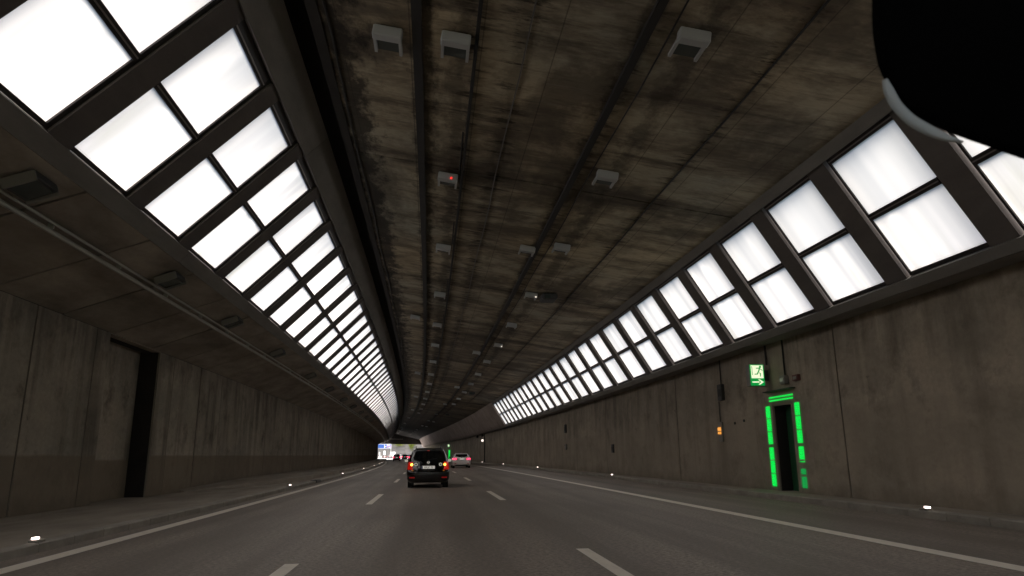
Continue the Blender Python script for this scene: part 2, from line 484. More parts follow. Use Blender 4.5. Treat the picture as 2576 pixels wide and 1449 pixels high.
# outer ground
Zout = zc(S_END) + .0
me = mesh_from('ground', [(-1500, -600, -3.2), (1500, -600, -3.2), (1500, 1800, -3.2), (-1500, 1800, -3.2)], [(0, 1, 2, 3)], [(0, 0), (300, 0), (300, 240), (0, 240)])
mt, t, b = new_mat('rough_grass'); N = NT(mt)
t.links.new(N.mix(N.rng(N.noise(N.uv(.5, .5), 1, 6), .35, .65), (.06, .085, .03), (.10, .10, .055)), b.inputs['Base Color']); b.inputs['Roughness'].default_value = .95
M['grass'] = mt
g = link('ground', me, M['grass']); g['kind'] = 'structure'
# open carriageway beyond the portal
mt, t, b = new_mat('pale_concrete_road'); N = NT(mt)
t.links.new(N.mix(N.rng(N.noise(N.uv(.3, .8), 1, 5), .3, .7), (.50, .49, .47), (.60, .59, .57)), b.inputs['Base Color']); b.inputs['Roughness'].default_value = .8
M['pale_road'] = mt
pc = W(0, 0, S_END)
ez = pc.z
sheet('road', [-60, -30, -12, 0, 9.0], srange(S_ENDL - 4, S_END + 1, 6), -.012, M['pale_road'], kind='structure')
me = mesh_from('road', [(-75, 292.2, ez - .02), (40, 292.2, ez - .02), (40, 520, ez + .02), (-75, 520, ez + .02)], [(0, 1, 2, 3)], [(0, 0), (115, 0), (115, 228), (0, 228)])
oroad = link('road', me, M['pale_road']); oroad['kind'] = 'structure'

# ------------------------------------------------------------------ tunnel walls
BAY = 11.7; J0 = 16.45
joints = [J0 + BAY * k for k in range(-3, 24)]
XLB, ZLT, XRB, ZRT = -8.834, 4.595, 9.964, 4.408
wl = empty('tunnel_wall', W(XLB, 0, 20)); tag(wl, 'long stained concrete wall on the left with a dark niche in it', 'wall')
wr = empty('tunnel_wall', W(XRB, 0, 20)); tag(wr, 'long brown concrete wall on the right with the green-lit escape door', 'wall')
NA, NB = 20.15, 23.85
def wall_panel(parent, X, sgn, a, b_, z0, z1, side, mat, name='wall_panel', th=.06):
    pr = [(X, z0), (X, z1), (X + sgn * th, z1), (X + sgn * th, z0)]
    return sweep(name, pr, srange(a, b_, 6), side, mat, parent)
a = S0
edgesL = []
sub = BAY / 4
k = 0
s = joints[0]
while s < S_ENDL:
    e = min(s + sub, S_ENDL); big = (k % 4 == 0)
    segs = [(s + (.035 if big else .02), e - (.035 if (k + 1) % 4 == 0 else .02))]
    if segs[0][0] < NB and segs[0][1] > NA:
        o = []
        if segs[0][0] < NA: o.append((segs[0][0], NA))
        if segs[0][1] > NB: o.append((NB, segs[0][1]))
        segs = o
    for q in segs:
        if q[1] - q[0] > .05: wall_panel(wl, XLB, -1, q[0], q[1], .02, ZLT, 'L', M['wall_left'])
    s += sub; k += 1
for (a, b_) in ((S0, NA - .02), (NB + .02, S_ENDL)):
    sweep('wall_core', [(XLB - .058, -.3), (XLB - .058, ZLT + .12), (XLB - .9, ZLT + .12), (XLB - .9, -.3)], srange(a, b_, 6), 'L', M['soot_shade'], wl)
# niche
sweep('niche_back', [(XLB - .62, -.1), (XLB - .62, ZLT), (XLB - .9, ZLT), (XLB - .9, -.1)], [NA - .3, NB + .3], 'L', M['wall_left'], wl)
sweep('niche_lintel', [(XLB - .002, ZLT - .02), (XLB - .62, ZLT - .02), (XLB - .62, ZLT + .12), (XLB - .002, ZLT + .12)], [NA - .018, NB + .018], 'L', M['lower'], wl)
sweep('niche_reveal', [(XLB - .064, 0), (XLB - .62, 0), (XLB - .62, ZLT), (XLB - .064, ZLT)], [NB - .004, NB + .018], 'L', M['soot_shade'], wl)  # dim face turned from the light: its shade is in the near-black colour
DA, DB, DZ = 18.90, 19.98, 2.56
for i, s in enumerate(joints):
    e = min(s + BAY, S_END)
    if s >= S_END: break
    a, b_ = s + .03, e - .03
    if a < DA < b_:
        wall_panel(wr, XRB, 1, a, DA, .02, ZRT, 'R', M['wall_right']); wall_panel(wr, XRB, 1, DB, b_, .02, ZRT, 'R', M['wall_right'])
        sweep('wall_panel', [(XRB, DZ), (XRB, ZRT), (XRB + .06, ZRT), (XRB + .06, DZ)], [DA + .001, DB - .001], 'R', M['wall_right'], wr)
    else:
        wall_panel(wr, XRB, 1, a, b_, .02, ZRT, 'R', M['wall_right'])
for (a, b_, z0) in ((S0, DA - .02, -.3), (DB + .02, S_END, -.3), (DA - .015, DB + .015, DZ + .01)):
    sweep('wall_core', [(XRB + .062, z0), (XRB + .062, ZRT + .05), (XRB + .9, ZRT + .05), (XRB + .9, z0)], srange(a, b_, 6), 'R', M['soot_shade'], wr)
# foot strip of both walls (lighter splash zone), as a low plinth
# ------------------------------------------------------------------ sloping walls with the daylight windows
PL, PR, WW = 2.787, 2.767, 1.983
SL, SR = 8.158, 7.687
LW = dict(x=-5.746, z=6.062, dx=.7020, dz=.7122, L=3.195, mid=.502)   # glass plane, lower edge, direction up the slope
RW = dict(x=9.313, z=4.693, dx=-.5295, dz=.8483, L=2.614, mid=.499)
LW['nx'], LW['nz'] = .7122, -.7020
RW['nx'], RW['nz'] = -.8483, -.5295
def pt(w, v, n): return (w['x'] + w['dx'] * v + w['nx'] * n, w['z'] + w['dz'] * v + w['nz'] * n)
def band(name, w, v0, v1, n0, n1, a, b_, side, mat, parent):
    return sweep(name, [pt(w, v0, n1), pt(w, v1, n1), pt(w, v1, n0), pt(w, v0, n0)], srange(a, b_, 6), side, mat, parent)
swl = empty('sloping_wall', W(-5.9, 5.7, 20)); tag(swl, 'dark sloping concrete wall on the left with two rows of bright daylight panes', 'wall')
swr = empty('sloping_wall', W(9.3, 4.5, 20)); tag(swr, 'sloping concrete wall on the right with daylight panes ending in bare concrete', 'wall')
NW = .15
iL0, iL1 = -8, 78
iR0, iR1 = -8, 26
vTopL, vTopR = LW['L'] + .98, RW['L'] + .36
for i, s in enumerate(joints):
    e = min(s + BAY, S_ENDL)
    if s >= S_ENDL: break
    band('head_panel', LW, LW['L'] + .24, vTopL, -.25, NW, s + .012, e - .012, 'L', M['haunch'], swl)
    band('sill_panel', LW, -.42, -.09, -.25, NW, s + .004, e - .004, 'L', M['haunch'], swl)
endR = SR + PR * iR1 + WW + .10
for i, s in enumerate(joints):
    e = min(s + BAY, S_END)
    if s >= S_END: break
    if s < endR:
        e2 = min(e, endR)
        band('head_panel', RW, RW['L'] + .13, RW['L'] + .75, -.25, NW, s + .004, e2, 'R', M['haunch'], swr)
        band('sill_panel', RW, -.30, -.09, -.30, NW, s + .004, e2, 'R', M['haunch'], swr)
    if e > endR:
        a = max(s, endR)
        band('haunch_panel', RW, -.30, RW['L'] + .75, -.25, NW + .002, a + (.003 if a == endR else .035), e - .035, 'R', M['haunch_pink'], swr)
band('haunch_core', RW, -.34, RW['L'] + .7, -.5, NW - .10, endR + .05, S_END, 'R', M['soot_shade'], swr)
# ledge under the right windows, running back to the wall head
sweep('ledge', [pt(RW, -.31, NW - .01), (XRB + .5, ZRT + .004), (XRB + .5, ZRT + .4), pt(RW, -.31, -.28)], srange(S0, S_END, 6), 'R', M['haunch'], swr)
band('outer_sill', RW, -.32, -.13, -.5, -.24, S0, S_END, 'R', M['haunch'], swr)
# lower sloping panels on the left
lx0, lz0, lx1, lz1 = XLB, ZLT + .012, -5.945, 5.655
nlen = math.hypot(lx1 - lx0, lz1 - lz0); ux, uz = (lx1 - lx0) / nlen, (lz1 - lz0) / nlen
ox, oz = -uz, ux
s = S0 + .3
while s < S_ENDL:
    e = min(s + PL, S_ENDL)
    sweep('lower_panel', [(lx0, lz0), (lx1, lz1), (lx1 + ox * .06, lz1 + oz * .06), (lx0 + ox * .06, lz0 + oz * .06)], [s + .04, e - .04], 'L', M['lower'], swl)
    s += PL
sweep('lower_core', [(lx0 - .4 + ox * .062, lz0 - .15 + oz * .062), (lx1 + .1 + ox * .062, lz1 + .04 + oz * .062), (lx1 + ox * .5, lz1 + oz * .5), (lx0 - .4 + ox * .5, lz0 + oz * .5)], srange(S0, S_ENDL, 6), 'L', M['soot_shade'], swl)

# one window module of each side, in its own frame: x = along the road, y = up the slope, z = towards the tunnel
def window_meshes(w, top_ext, tag_):
    L = w['L']; md = w['mid'] * L
    x0, x1, y0, y1 = -.05, WW + .12, -.08, L + top_ext
    fr = MB(); T = .06
    def rect(xa, xb, ya, yb, za, zb): fr.box(((xa + xb) / 2, (ya + yb) / 2, (za + zb) / 2), (xb - xa, yb - ya, zb - za))
    rect(x0, 0, y0, y1, -.06, .03); rect(WW, x1, y0, y1, -.06, .03)
    rect(0, WW, y0, 0, -.06, .031); rect(0, WW, L, y1, -.06, .02)
    rect(0, WW, md - .07, md + .07, -.06, .05)
    fm = bpy.data.meshes.new('window_frame_' + tag_)
    fm.from_pydata([tuple(v) for v in fr.v], [], fr.f); fm.materials.append(M['frame'])
    tr_ = MB()
    def rt(xa, xb, ya, yb, za, zb): tr_.box(((xa + xb) / 2, (ya + yb) / 2, (za + zb) / 2), (xb - xa, yb - ya, zb - za))
    rt(0, WW, L + .05, L + .075, .021, .05)
    rt(0, WW, md - .012, md + .012, .051, .065)
    tm = bpy.data.meshes.new('window_trim_' + tag_)
    tm.from_pydata([tuple(v) for v in tr_.v], [], tr_.f); tm.materials.append(M['trim'])
    panes = []
    for (ya, yb) in ((-.005, md - .06), (md + .06, L + .005)):
        me = mesh_from('pane_' + tag_, [(-.005, ya, 0), (WW + .005, ya, 0), (WW + .005, yb, 0), (-.005, yb, 0)], [(0, 1, 2, 3)],
                       [(0, ya), (WW, ya), (WW, yb), (0, yb)])
        me.materials.append(M['pane']); panes.append(me)
    return fm, tm, panes
def place_windows(w, top_ext, side, S_, P_, i0, i1, parent, tag_):
    fm, tm, panes = window_meshes(w, top_ext, tag_)
    X0, Z0 = w['x'], w['z']; y1 = w['L'] + top_ext
    inv = Matrix.LocRotScale(parent.location, parent.rotation_euler, None).inverted()
    for i in range(i0, i1 + 1):
        s = S_ + P_ * i
        if s + P_ > S_END + 1.5: break
        p0 = W(X0, Z0, s, side); p1 = W(X0, Z0, s + WW, side); q = W(X0 + w['dx'], Z0 + w['dz'], s, side)
        ax = (p1 - p0).normalized(); ay = (q - p0); ay = (ay - ax * ay.dot(ax)).normalized(); az = ax.cross(ay)
        inward = W(X0 + w['nx'], Z0 + w['nz'], s, side) - p0
        mw = Matrix.Identity(4)
        org = p0
        if az.dot(inward) < 0:      # mirror the x axis to keep a right handed frame
            org = p1; ax = -ax; az = ax.cross(ay)
        for r_ in range(3): mw[r_][0] = ax[r_]; mw[r_][1] = ay[r_]; mw[r_][2] = az[r_]; mw[r_][3] = org[r_]
        wd = bpy.data.objects.new('window', fm); COL.objects.link(wd); wd.parent = parent
        wd.matrix_parent_inverse = inv; wd.matrix_basis = mw
        # the frame mesh is mirrored side to side for the left row
        for me in panes:
            pn = bpy.data.objects.new('pane', me); COL.objects.link(pn); pn.parent = wd
        if s < 70:
            tq = bpy.data.objects.new('trim', tm); COL.objects.link(tq); tq.parent = wd
        band('post', w, -.089, y1 - .002, -.55, NW - .075, s + WW + .115, s + P_ - .045, side, M['post'], parent)  # outward depth added, out of view, to shade the pane edges
place_windows(LW, .24, 'L', SL, PL, iL0, iL1, swl, 'left')
place_windows(RW, .13, 'R', SR, PR, iR0, iR1, swr, 'right')
# close the openings behind the first module
for (w, side, S_, P_, i0, te, par) in ((LW, 'L', SL, PL, iL0, .24, swl), (RW, 'R', SR, PR, iR0, .13, swr)):
    band('haunch_panel', w, -.1, w['L'] + te, -.25, NW - .03, S0, S_ + P_ * i0 - .045, side, M['haunch'], par)
lastL = SL + PL * iL1 + WW + .1
if lastL < S_ENDL: band('haunch_panel', LW, -.1, LW['L'] + .24, -.25, NW - .03, lastL, S_ENDL, 'L', M['haunch'], swl)

# ------------------------------------------------------------------ ceiling
CX, CZ, CM = 7.597, 7.15, -.149
def ceil_z(X): return CZ + CM * (X - CX)
ceil = empty('ceiling', W(0, ceil_z(0), 20)); tag(ceil, kind='structure')
XA, XB = -2.22, 7.72
for i, s in enumerate(joints):
    e = min(s + BAY, S_END)
    if s >= S_END: break
    V = []; UV = []; F = []
    sl = srange(s + .03, e - .03, 6)
    Xs = [XA, 0.5, 3.2, 6, XB]
    for q in sl:
        for X in Xs:
            q_ = min(q, s_lim(X)); V.append(W(X, ceil_z(X), q_)); UV.append((q_, CX - X))
    nx = len(Xs); off0 = len(V)
    for q in sl:
        for X in Xs:
            q_ = min(q, s_lim(X)); V.append(W(X, ceil_z(X) + .10, q_)); UV.append((q_, CX - X))
    for k in range(len(sl) - 1):
        for j in range(nx - 1):
            a0 = k * nx + j; F.append((a0, a0 + 1, a0 + 1 + nx, a0 + nx)); b0 = off0 + a0; F.append((b0, b0 + nx, b0 + nx + 1, b0 + 1))
    n1 = (len(sl) - 1) * nx
    for j in range(nx - 1):
        F.append((j, off0 + j, off0 + j + 1, j + 1)); F.append((n1 + j, n1 + j + 1, off0 + n1 + j + 1, off0 + n1 + j))
    for k in range(len(sl) - 1):
        a0 = k * nx; F.append((a0, a0 + nx, off0 + a0 + nx, off0 + a0)); a0 += nx - 1; F.append((a0, off0 + a0, off0 + a0 + nx, a0 + nx))
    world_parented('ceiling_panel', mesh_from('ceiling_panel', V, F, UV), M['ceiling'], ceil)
sweep('ceiling_core', [(XA - .02, ceil_z(XA) + .102), (XB, ceil_z(XB) + .102), (XB - .35, ceil_z(XB) + .7), (XA - .02, ceil_z(XA) + .8)], srange(S0, S_ENDL + 12, 6), None, M['soot_shade'], ceil)
# recess between the slab and the left sloping wall
sweep('recess_cover', [(-3.6, 9.62), (XA + .3, 9.52), (XA + .3, 9.9), (-3.6, 9.95)], srange(S0, S_ENDL, 6), None, M['soot_shade'], ceil)
sweep('recess_side', [(-3.05, 8.75), (-3.02, 9.72), (-3.7, 9.75), (-3.5, 8.6)], srange(S0, S_ENDL, 6), None, M['soot_shade'], ceil)
# near slab edge beam: downstand beside the recess
sweep('slab_edge', [(XA - .03, ceil_z(XA) - .05), (XA + .16, ceil_z(XA) - .05), (XA + .16, ceil_z(XA) + .6), (XA - .03, ceil_z(XA) + .8)], srange(S0, S_ENDL, 6), None, M['soot_shade'], ceil)

# cable trays / conduits under the slab
def conduit(X, r, s0, s1, label, mat, wob=.0, drop=.05, box=None):
    mb = MB(); pts = []
    for q in srange(s0, s1, 2.5):
        dx = wob * math.sin(q * .7) * .5
        pts.append(W(X + dx, ceil_z(X + dx) - drop, q))
    if box:
        o = sweep('cable_tray', [(X - box / 2, ceil_z(X - box / 2) - .075), (X + box / 2, ceil_z(X + box / 2) - .075), (X + box / 2, ceil_z(X + box / 2) - .004), (X - box / 2, ceil_z(X - box / 2) - .004)], srange(s0, s1, 3), None, mat)
        tag(o, label, 'cable tray'); return o
    mb.tube(pts, r, 6); o = mb.build('cable_conduit', mat); tag(o, label, 'cable'); return o
conduit(-.40, .05, -18, 250, 'thick black cable tray left of the central row of ceiling lights', M['cable'], box=.17)
conduit(.62, .03, -18, 110, 'black cable beside the right edge of the central row of ceiling lights', M['cable'], drop=.03, box=.06)
conduit(1.45, .012, -18, 110, 'thin grey cable running along the middle of the ceiling', M['cable_grey'], wob=.04, drop=.02)
conduit(3.26, .05, -18, 240, 'thick black cable tray just left of the right-hand row of ceiling lights', M['cable'], box=.14)
conduit(3.62, .016, -18, 60, 'thin black cable right beside the thick right-hand cable tray', M['cable'], wob=.05, drop=.02)
conduit(5.45, .02, -18, 90, 'thin cable near the right-hand side of the ceiling', M['cable'], wob=.03, drop=.02)
conduit(-1.95, .02, 4, 120, 'thin rusty cable line beside the dark recess on the left of the ceiling', M['cable'], wob=.06, drop=.02)

# ceiling floodlights
def make_lamp():
    r = empty('ceiling_light', (0, 0, 0))
    # hangs down from z=0; near face towards -y
    w, h, l = .50, .20, .52
    hb = MB(); hb.box((0, -l / 2 + .10, -h / 2 - .03), (w, .20, h)); hb.build('housing', M['lampbody'], r, bevel=.02)
    for sx in (-1, 1):
        q = MB(); q.box((sx * (w / 2 - .03), .11, -.17), (.05, .50, .06)); q.build('side_rail', M['lampbody'], r)
    gq = MB(); gq.box((0, .12, -.12), (w - .11, .46, .03)); gq.build('glass', M['lampglass'], r)
    br = MB(); br.box((-.15, 0, -.045), (.05, .3, .09)); br.build('bracket', M['dark'], r); br = MB(); br.box((.15, 0, -.045), (.05, .3, .09)); br.build('bracket', M['dark'], r)
    return r
def copy_tree(o, parent=None):
    c = o.copy(); COL.objects.link(c); c.parent = parent
    for ch in o.children: copy_tree(ch, c)
    return c
lamp0 = make_lamp(); used = False
K = .984
rows = [('central row', .285, [-1.5, 4.8, 11.0, 17.2, 23.5, 30.8, 38.3, 45.7, 54.0, 62.8, 71.3, 80.7, 90.4, 100.5, 111, 122]),
        ('right-hand row', 4.02, [3.0, 9.7, 15.4, 21.3, 28.2, 35.1, 41.8, 49.5, 57.5, 65.5, 74.3, 83.3, 92.3, 142, 166]),
        ('sparse far-left row', -.90, [11.2, 37.1, 63.3, 89.5, 115.8, 140.9, 166.2, 190, 214, 238, 262]),
        ('sparse inner-right row', 3.02, [22.1, 46.1, 70.3, 94.5, 118, 141, 165, 190, 214])]
ordn = ['nearest', 'second nearest', 'third nearest', 'fourth nearest', 'fifth nearest', 'sixth nearest', 'seventh nearest', 'eighth nearest', 'ninth nearest', 'tenth nearest', 'eleventh nearest', 'twelfth nearest', 'thirteenth nearest', 'fourteenth nearest', 'fifteenth nearest', 'sixteenth nearest']
lamps = {}
keyn = {'central row': 'cen', 'right-hand row': 'rig', 'sparse far-left row': 'spl', 'sparse inner-right row': 'spr'}
for rn, X, ss in rows:
    vis = 0
    for s in ss:
        if s < 8: continue
        X_, s_l = X * K, s * K
        if s > 190: X_ += (s - 190) * .004
        L = lamp0 if not used else copy_tree(lamp0); used = True
        L.location = W(X_, ceil_z(X_), s_l)
        L.rotation_euler = (0, math.atan(-CM) * 1.0, tangent_yaw(X_, s_l))
        tag(L, '%s grey floodlight of the %s on the ceiling' % (ordn[vis], rn), 'ceiling light', 'grey floodlights under the tunnel ceiling')
        lamps[(keyn[rn], vis)] = L; vis += 1
# status lamps on two of them
def led_on(L, loc, mat, name):
    q = MB(); q.disc(loc, (0, 1, 0), .028, .02, 12); q.build(name, mat, L)
led_on(lamps[('cen', 1)], (.09, -.27, -.17), M['redled'], 'red_indicator')
for k in ((('rig', 3)), (('rig', 5))):
    led_on(lamps[k], (.18, -.27, -.20), M['litwhite'], 'indicator')
# feed cables from the lamps to the trays
for s in (17.2, 23.5, 30.8, 38.3, 45.7, 54, 62.8):
    X_ = .285 * K; q = MB()
    q.tube([W(X_ + .26, ceil_z(X_) - .02, s * K - 2.6), W(X_ + .28, ceil_z(X_) - .03, s * K - .3)], .03, 6)
    o = q.build('lamp_cable', M['cable']); tag(o, 'short black feed cable at the %s light of the central ceiling row' % ordn[{17.2: 1, 23.5: 2, 30.8: 3, 38.3: 4, 45.7: 5, 54: 6, 62.8: 7}[s]], 'cable')
# dark jet-shaped devices on the right
def device(X, s, label):
    r = empty('smoke_detector_box', W(X, ceil_z(X), s), tangent_yaw(X, s)); tag(r, label, 'detector', 'dark boxes under the right half of the ceiling')
    q = MB(); q.box((0, .2, -.16), (.62, .8, .26)); q.build('housing', M['darkbox'], r, bevel=.06)
    q = MB(); q.box((-.1, -.22, -.2), (.2, .1, .16)); q.build('lens', M['lampglass'], r)
    q = MB(); q.box((0, .2, -.02), (.2, .5, .05)); q.build('bracket', M['dark'], r)
device(4.62, 27.3, 'nearer dark box beside the right-hand row of ceiling lights')
device(4.70, 72.6, 'farther dark box beside the right-hand row of ceiling lights')
device(4.5, 112, 'farthest small dark box under the right half of the ceiling')

# ------------------------------------------------------------------ rail and boxes on the lower left slope
def low_pt(t, n): return (lx0 + ux * nlen * t - ox * n, lz0 + uz * nlen * t - oz * n)
railr = empty('cable_rail', W(*low_pt(.68, .1), 20)); tag(railr, 'long pale cable rail fixed along the dark lower slope on the left', 'rail')
for (dt, n_, r_) in ((0, .16, .045), (.04, .08, .028)):
    q = MB(); q.tube([W(*low_pt(.68 + dt, n_), s, 'L') for s in srange(-18, 224, 4)], r_, 6); o = q.build('rail_pipe', M['rail']); o.parent = railr; o.matrix_parent_inverse = Matrix.Translation(railr.location).inverted()
s = -18.0
while s < 90:
    p = W(*low_pt(.69, .07), s, 'L'); q = MB(); q.box(p, (.10, .04, .10)); o = q.build('bracket', M['rail'])
    o.parent = railr; o.matrix_parent_inverse = Matrix.Translation(railr.location).inverted()
    s += 2.79
def make_wall_lamp():
    r = empty('wall_light', (0, 0, 0))
    q = MB(); q.box((0, 0, .10), (.62, .52, .14)); q.build('housing', M['darkbox'], r, bevel=.015)
    for sy in (-1, 1):
        q = MB(); q.box((sy * .33, 0, .13), (.035, .50, .17)); q.build('side_rail', M['greybox'], r)
    q = MB(); q.box((0, 0, .174), (.50, .40, .012)); q.build('glass', M['lampglass'], r)
    q = MB(); q.box((0, 0, .02), (.3, .3, .05)); q.build('bracket', M['dark'], r)
    return r
wl0 = make_wall_lamp(); first = True; vis = 0
for s in (11.07, 17.16, 22.65, 29.63, 38.2, 46.0, 54.5, 62.5, 71, 79.5, 88):
    o = wl0 if first else copy_tree(wl0); first = False
    X, Z = low_pt(.85, 0)
    p0 = W(X, Z, s, 'L'); ax = (W(X, Z, s + .3, 'L') - p0).normalized(); ay = (W(X + ux, Z + uz, s, 'L') - p0); ay = (ay - ax * ay.dot(ax)).normalized(); az = ax.cross(ay)
    if az.z > 0: ax = -ax; az = ax.cross(ay)
    mw = Matrix.Identity(4)
    for r_ in range(3): mw[r_][0] = ax[r_]; mw[r_][1] = ay[r_]; mw[r_][2] = az[r_]; mw[r_][3] = p0[r_]
    o.matrix_world = mw
    tag(o, '%s unlit box light on the dark slope below the left windows' % ordn[vis], 'wall light', 'box lights along the left slope'); vis += 1

# ------------------------------------------------------------------ kerb lights
def make_kerb_led():
    r = empty('kerb_light', (0, 0, 0))
    q = MB(); q.box((0, 0, .02), (.13, .24, .04)); q.build('base', M['kerb'], r, bevel=.012)
    q = MB(); q.box((0, -.05, .055), (.06, .11, .028)); q.build('lens', M['led'], r, bevel=.006)
    return r
kl0 = make_kerb_led(); first = True
for nm, X, zt, ss in (('left', -5.53, .13, [11.1, 29.7, 48.3, 66.6, 85, 103, 121, 139, 158, 176, 194, 212]), ('right', 9.04, .14, [12.6, 35.5, 58.7, 81.5, 104, 127, 150])):
    for k, s in enumerate(ss):
        o = kl0 if first else copy_tree(kl0); first = False
        o.location = W(X, CF * X + zt, s); o.rotation_euler = (0, 0, tangent_yaw(X, s))
        tag(o, '%s glowing marker light on the %s kerb of the tunnel road' % (ordn[k], nm), 'kerb light', 'glowing marker lights on the kerbs')
# drain inlet in the left kerb
dr = empty('drain_inlet', G(-5.45, 36.6), tangent_yaw(-5.45, 36.6)); tag(dr, 'dark drain inlet set in the left kerb beside the white edge line', 'drain')
q = MB(); q.box((-.12, 0, .09), (.30, 1.5, .11)); q.build('body', M['dark'], dr, bevel=.02)
for k in range(6):
    q = MB(); q.box((.045, -.6 + k * .24, .09), (.03, .05, .08)); q.build('slot_bar', M['greybox'], dr)

# ------------------------------------------------------------------ escape door with green light strips
def wall_frame(s, Z, dX=0.0):
    """matrix whose x axis runs back along the road (towards the viewer), y out of the wall into the tunnel, z up"""
    p = W(XRB + dX, Z, s, 'R'); q = W(XRB + dX, Z, s - .5, 'R')
    ax = (q - p).normalized(); az = Vector((0, 0, 1)); ay = az.cross(ax).normalized()
    if ay.x > 0: ay = -ay
    return p, ax, ay
ed = empty('escape_door', W(XRB, .12, (DA + DB) / 2, 'R')); tag(ed, 'dark recessed escape door framed by bright green light strips', 'door')
def ebox(parent, name, mat, s0, s1, z0, z1, x0, x1, bevel=0.0):
    """box in wall coordinates: s range, height range, X range"""
    V = [W(X, Z, s, 'R') for s in (s0, s1) for X in (x0, x1) for Z in (z0, z1)]
    me = mesh_from(name, V, [(0, 1, 3, 2), (4, 6, 7, 5), (0, 4, 5, 1), (2, 3, 7, 6), (0, 2, 6, 4), (1, 5, 7, 3)])
    bm = bmesh.new(); bm.from_mesh(me); bmesh.ops.recalc_face_normals(bm, faces=bm.faces)
    if bevel: bmesh.ops.bevel(bm, geom=list(bm.edges), offset=bevel, segments=2, affect='EDGES')
    bm.to_mesh(me); bm.free()
    o = world_parented(name, me, mat, parent); return o
ebox(ed, 'reveal', M['soot_shade'], DB - .005, DB + .015, .1, DZ, XRB + .061, XRB + .50)
ebox(ed, 'reveal', M['soot_shade'], DA - .015, DA + .005, .1, DZ, XRB + .061, XRB + .50)
ebox(ed, 'lintel', M['soot_shade'], DA - .01, DB + .01, DZ - .01, DZ + .008, XRB + .063, XRB + .50)
leaf = ebox(ed, 'door_leaf', M['door'], DA - .1, DB + .1, .08, DZ + .05, XRB + .40, XRB + .47)
hd = ebox(ed, 'door_handle', M['greybox'], 19.02, 19.14, 1.10, 1.13, XRB + .34, XRB + .398)
ebox(ed, 'threshold', M['walk'], DA + .01, DB - .01, .05, .135, XRB - .01, XRB + .45)
def strips(parent, s_near, s_far, z0, z1, broken=False, proud=.02, hw=.115, gap=.03):
    n = 6; zz = z0; seg = (z1 - z0 - .03 * 4 - .09) / n
    for k in range(n):           # from the bottom up
        a, b_ = zz, zz + seg
        mat = M['green']; pieces = [(a, b_, mat)]
        if broken and k == 0: pieces = [(a, b_ - .05, M['green_dim'])]
        if broken and k == 1: pieces = [(a - .02, a + .13, M['green_dim']), (a + .30, b_ - .02, M['green'])]
        for (pa, pb, mm) in pieces:
            for c in range(2):
                sa = s_near + c * (hw + gap)
                ebox(parent, 'light_strip', mm, sa, sa + hw, pa, pb, XRB - proud, XRB - .004)
        zz = b_ + (.09 if k == 2 else .03)
strips(ed, 20.13, 20.39, .28, 2.58, hw=.115, gap=.025)
strips(ed, 18.42, 18.68, .30, 2.58, broken=True, hw=.115, gap=.025)
for z in (2.70, 2.79):
    ebox(ed, 'light_strip', M['green'], 18.72, 20.12, z, z + .045, XRB - .02, XRB - .004)
ebox(ed, 'canopy', M['darkbox'], 18.55, 20.2, 2.97, 3.0, XRB - .16, XRB - .002)
# farther escape door
ed2 = empty('escape_door', W(XRB, .12, 174, 'R')); tag(ed2, 'distant escape door strip glowing green between the two cars', 'door')
for (a, b_) in ((.30, 1.32), (1.36, 2.45)):
    ebox(ed2, 'light_strip', M['green'], 172.2, 172.6, a, b_, XRB - .34, XRB - .01)
ebox(ed2, 'door_leaf', M['door'], 172.7, 173.8, .1, 2.4, XRB - .03, XRB - .004)

# exit signs
def exit_sign(s, X0, Z0, w, h, d, label, detail=True):
    p = W(X0, Z0, s, 'R'); yaw = tangent_yaw(X0, s, 'R')
    r = empty('exit_sign', p, yaw); tag(r, label, 'sign', 'lit green and white escape route signs')
    q = MB(); q.box((w / 2, d / 2 + .012, h / 2), (w + .03, d, h + .03)); q.build('housing', M['greybox'], r, bevel=.01)
    q = MB(); q.box((w / 2, .004, h / 2), (w, .016, h)); q.build('green_panel', M['signgreen'], r)
    q = MB(); q.box((w * .5, -.007, h * .655), (w * .86, .006, h * .62)); q.build('white_panel', M['signwhite'], r)
    q = MB()
    y = -.0105; A = (0, -1, 0)
    def P_(pts): q.poly([(x * w, y, z * h) for x, z in pts], .003, A)
    if detail:
        # running figure
        q.disc((.74 * w, y - .0015, .89 * h), A, .035 * w / .43, .003, 14)
        P_([(.56, .66), (.64, .64), (.74, .83), (.66, .86)])          # torso
        P_([(.66, .85), (.66, .81), (.44, .80), (.43, .84)])          # rear arm
        P_([(.72, .82), (.72, .78), (.88, .70), (.90, .735)])         # front arm
        P_([(.56, .67), (.62, .64), (.52, .52), (.30, .52), (.30, .555), (.46, .565)])   # rear leg
        P_([(.60, .67), (.64, .63), (.76, .58), (.74, .43), (.69, .43), (.69, .55)])     # front leg
        P_([(.12, .50), (.12, .92), (.16, .92), (.16, .50)])          # door edge
        q.build('figure', M['signgreen'], r)
        q = MB()
        P_([(.10, .135), (.10, .195), (.60, .195), (.60, .135)])
        P_([(.52, .285), (.66, .285), (.92, .165), (.66, .045), (.52, .045), (.74, .165)])
        q.build('arrow', M['signwhite'], r)
    q = MB(); q.box((w + .10, d / 2, h * .5), (.17, .04, h * .5)); q.build('bracket', M['darkbox'], r)
exit_sign(19.9, 9.33, 3.17, .43, .62, .24, 'lit green and white exit sign with running figure above the near escape door')
exit_sign(173, 9.45, 3.1, .42, .62, .2, 'small distant exit sign glowing pale above the far green strip')
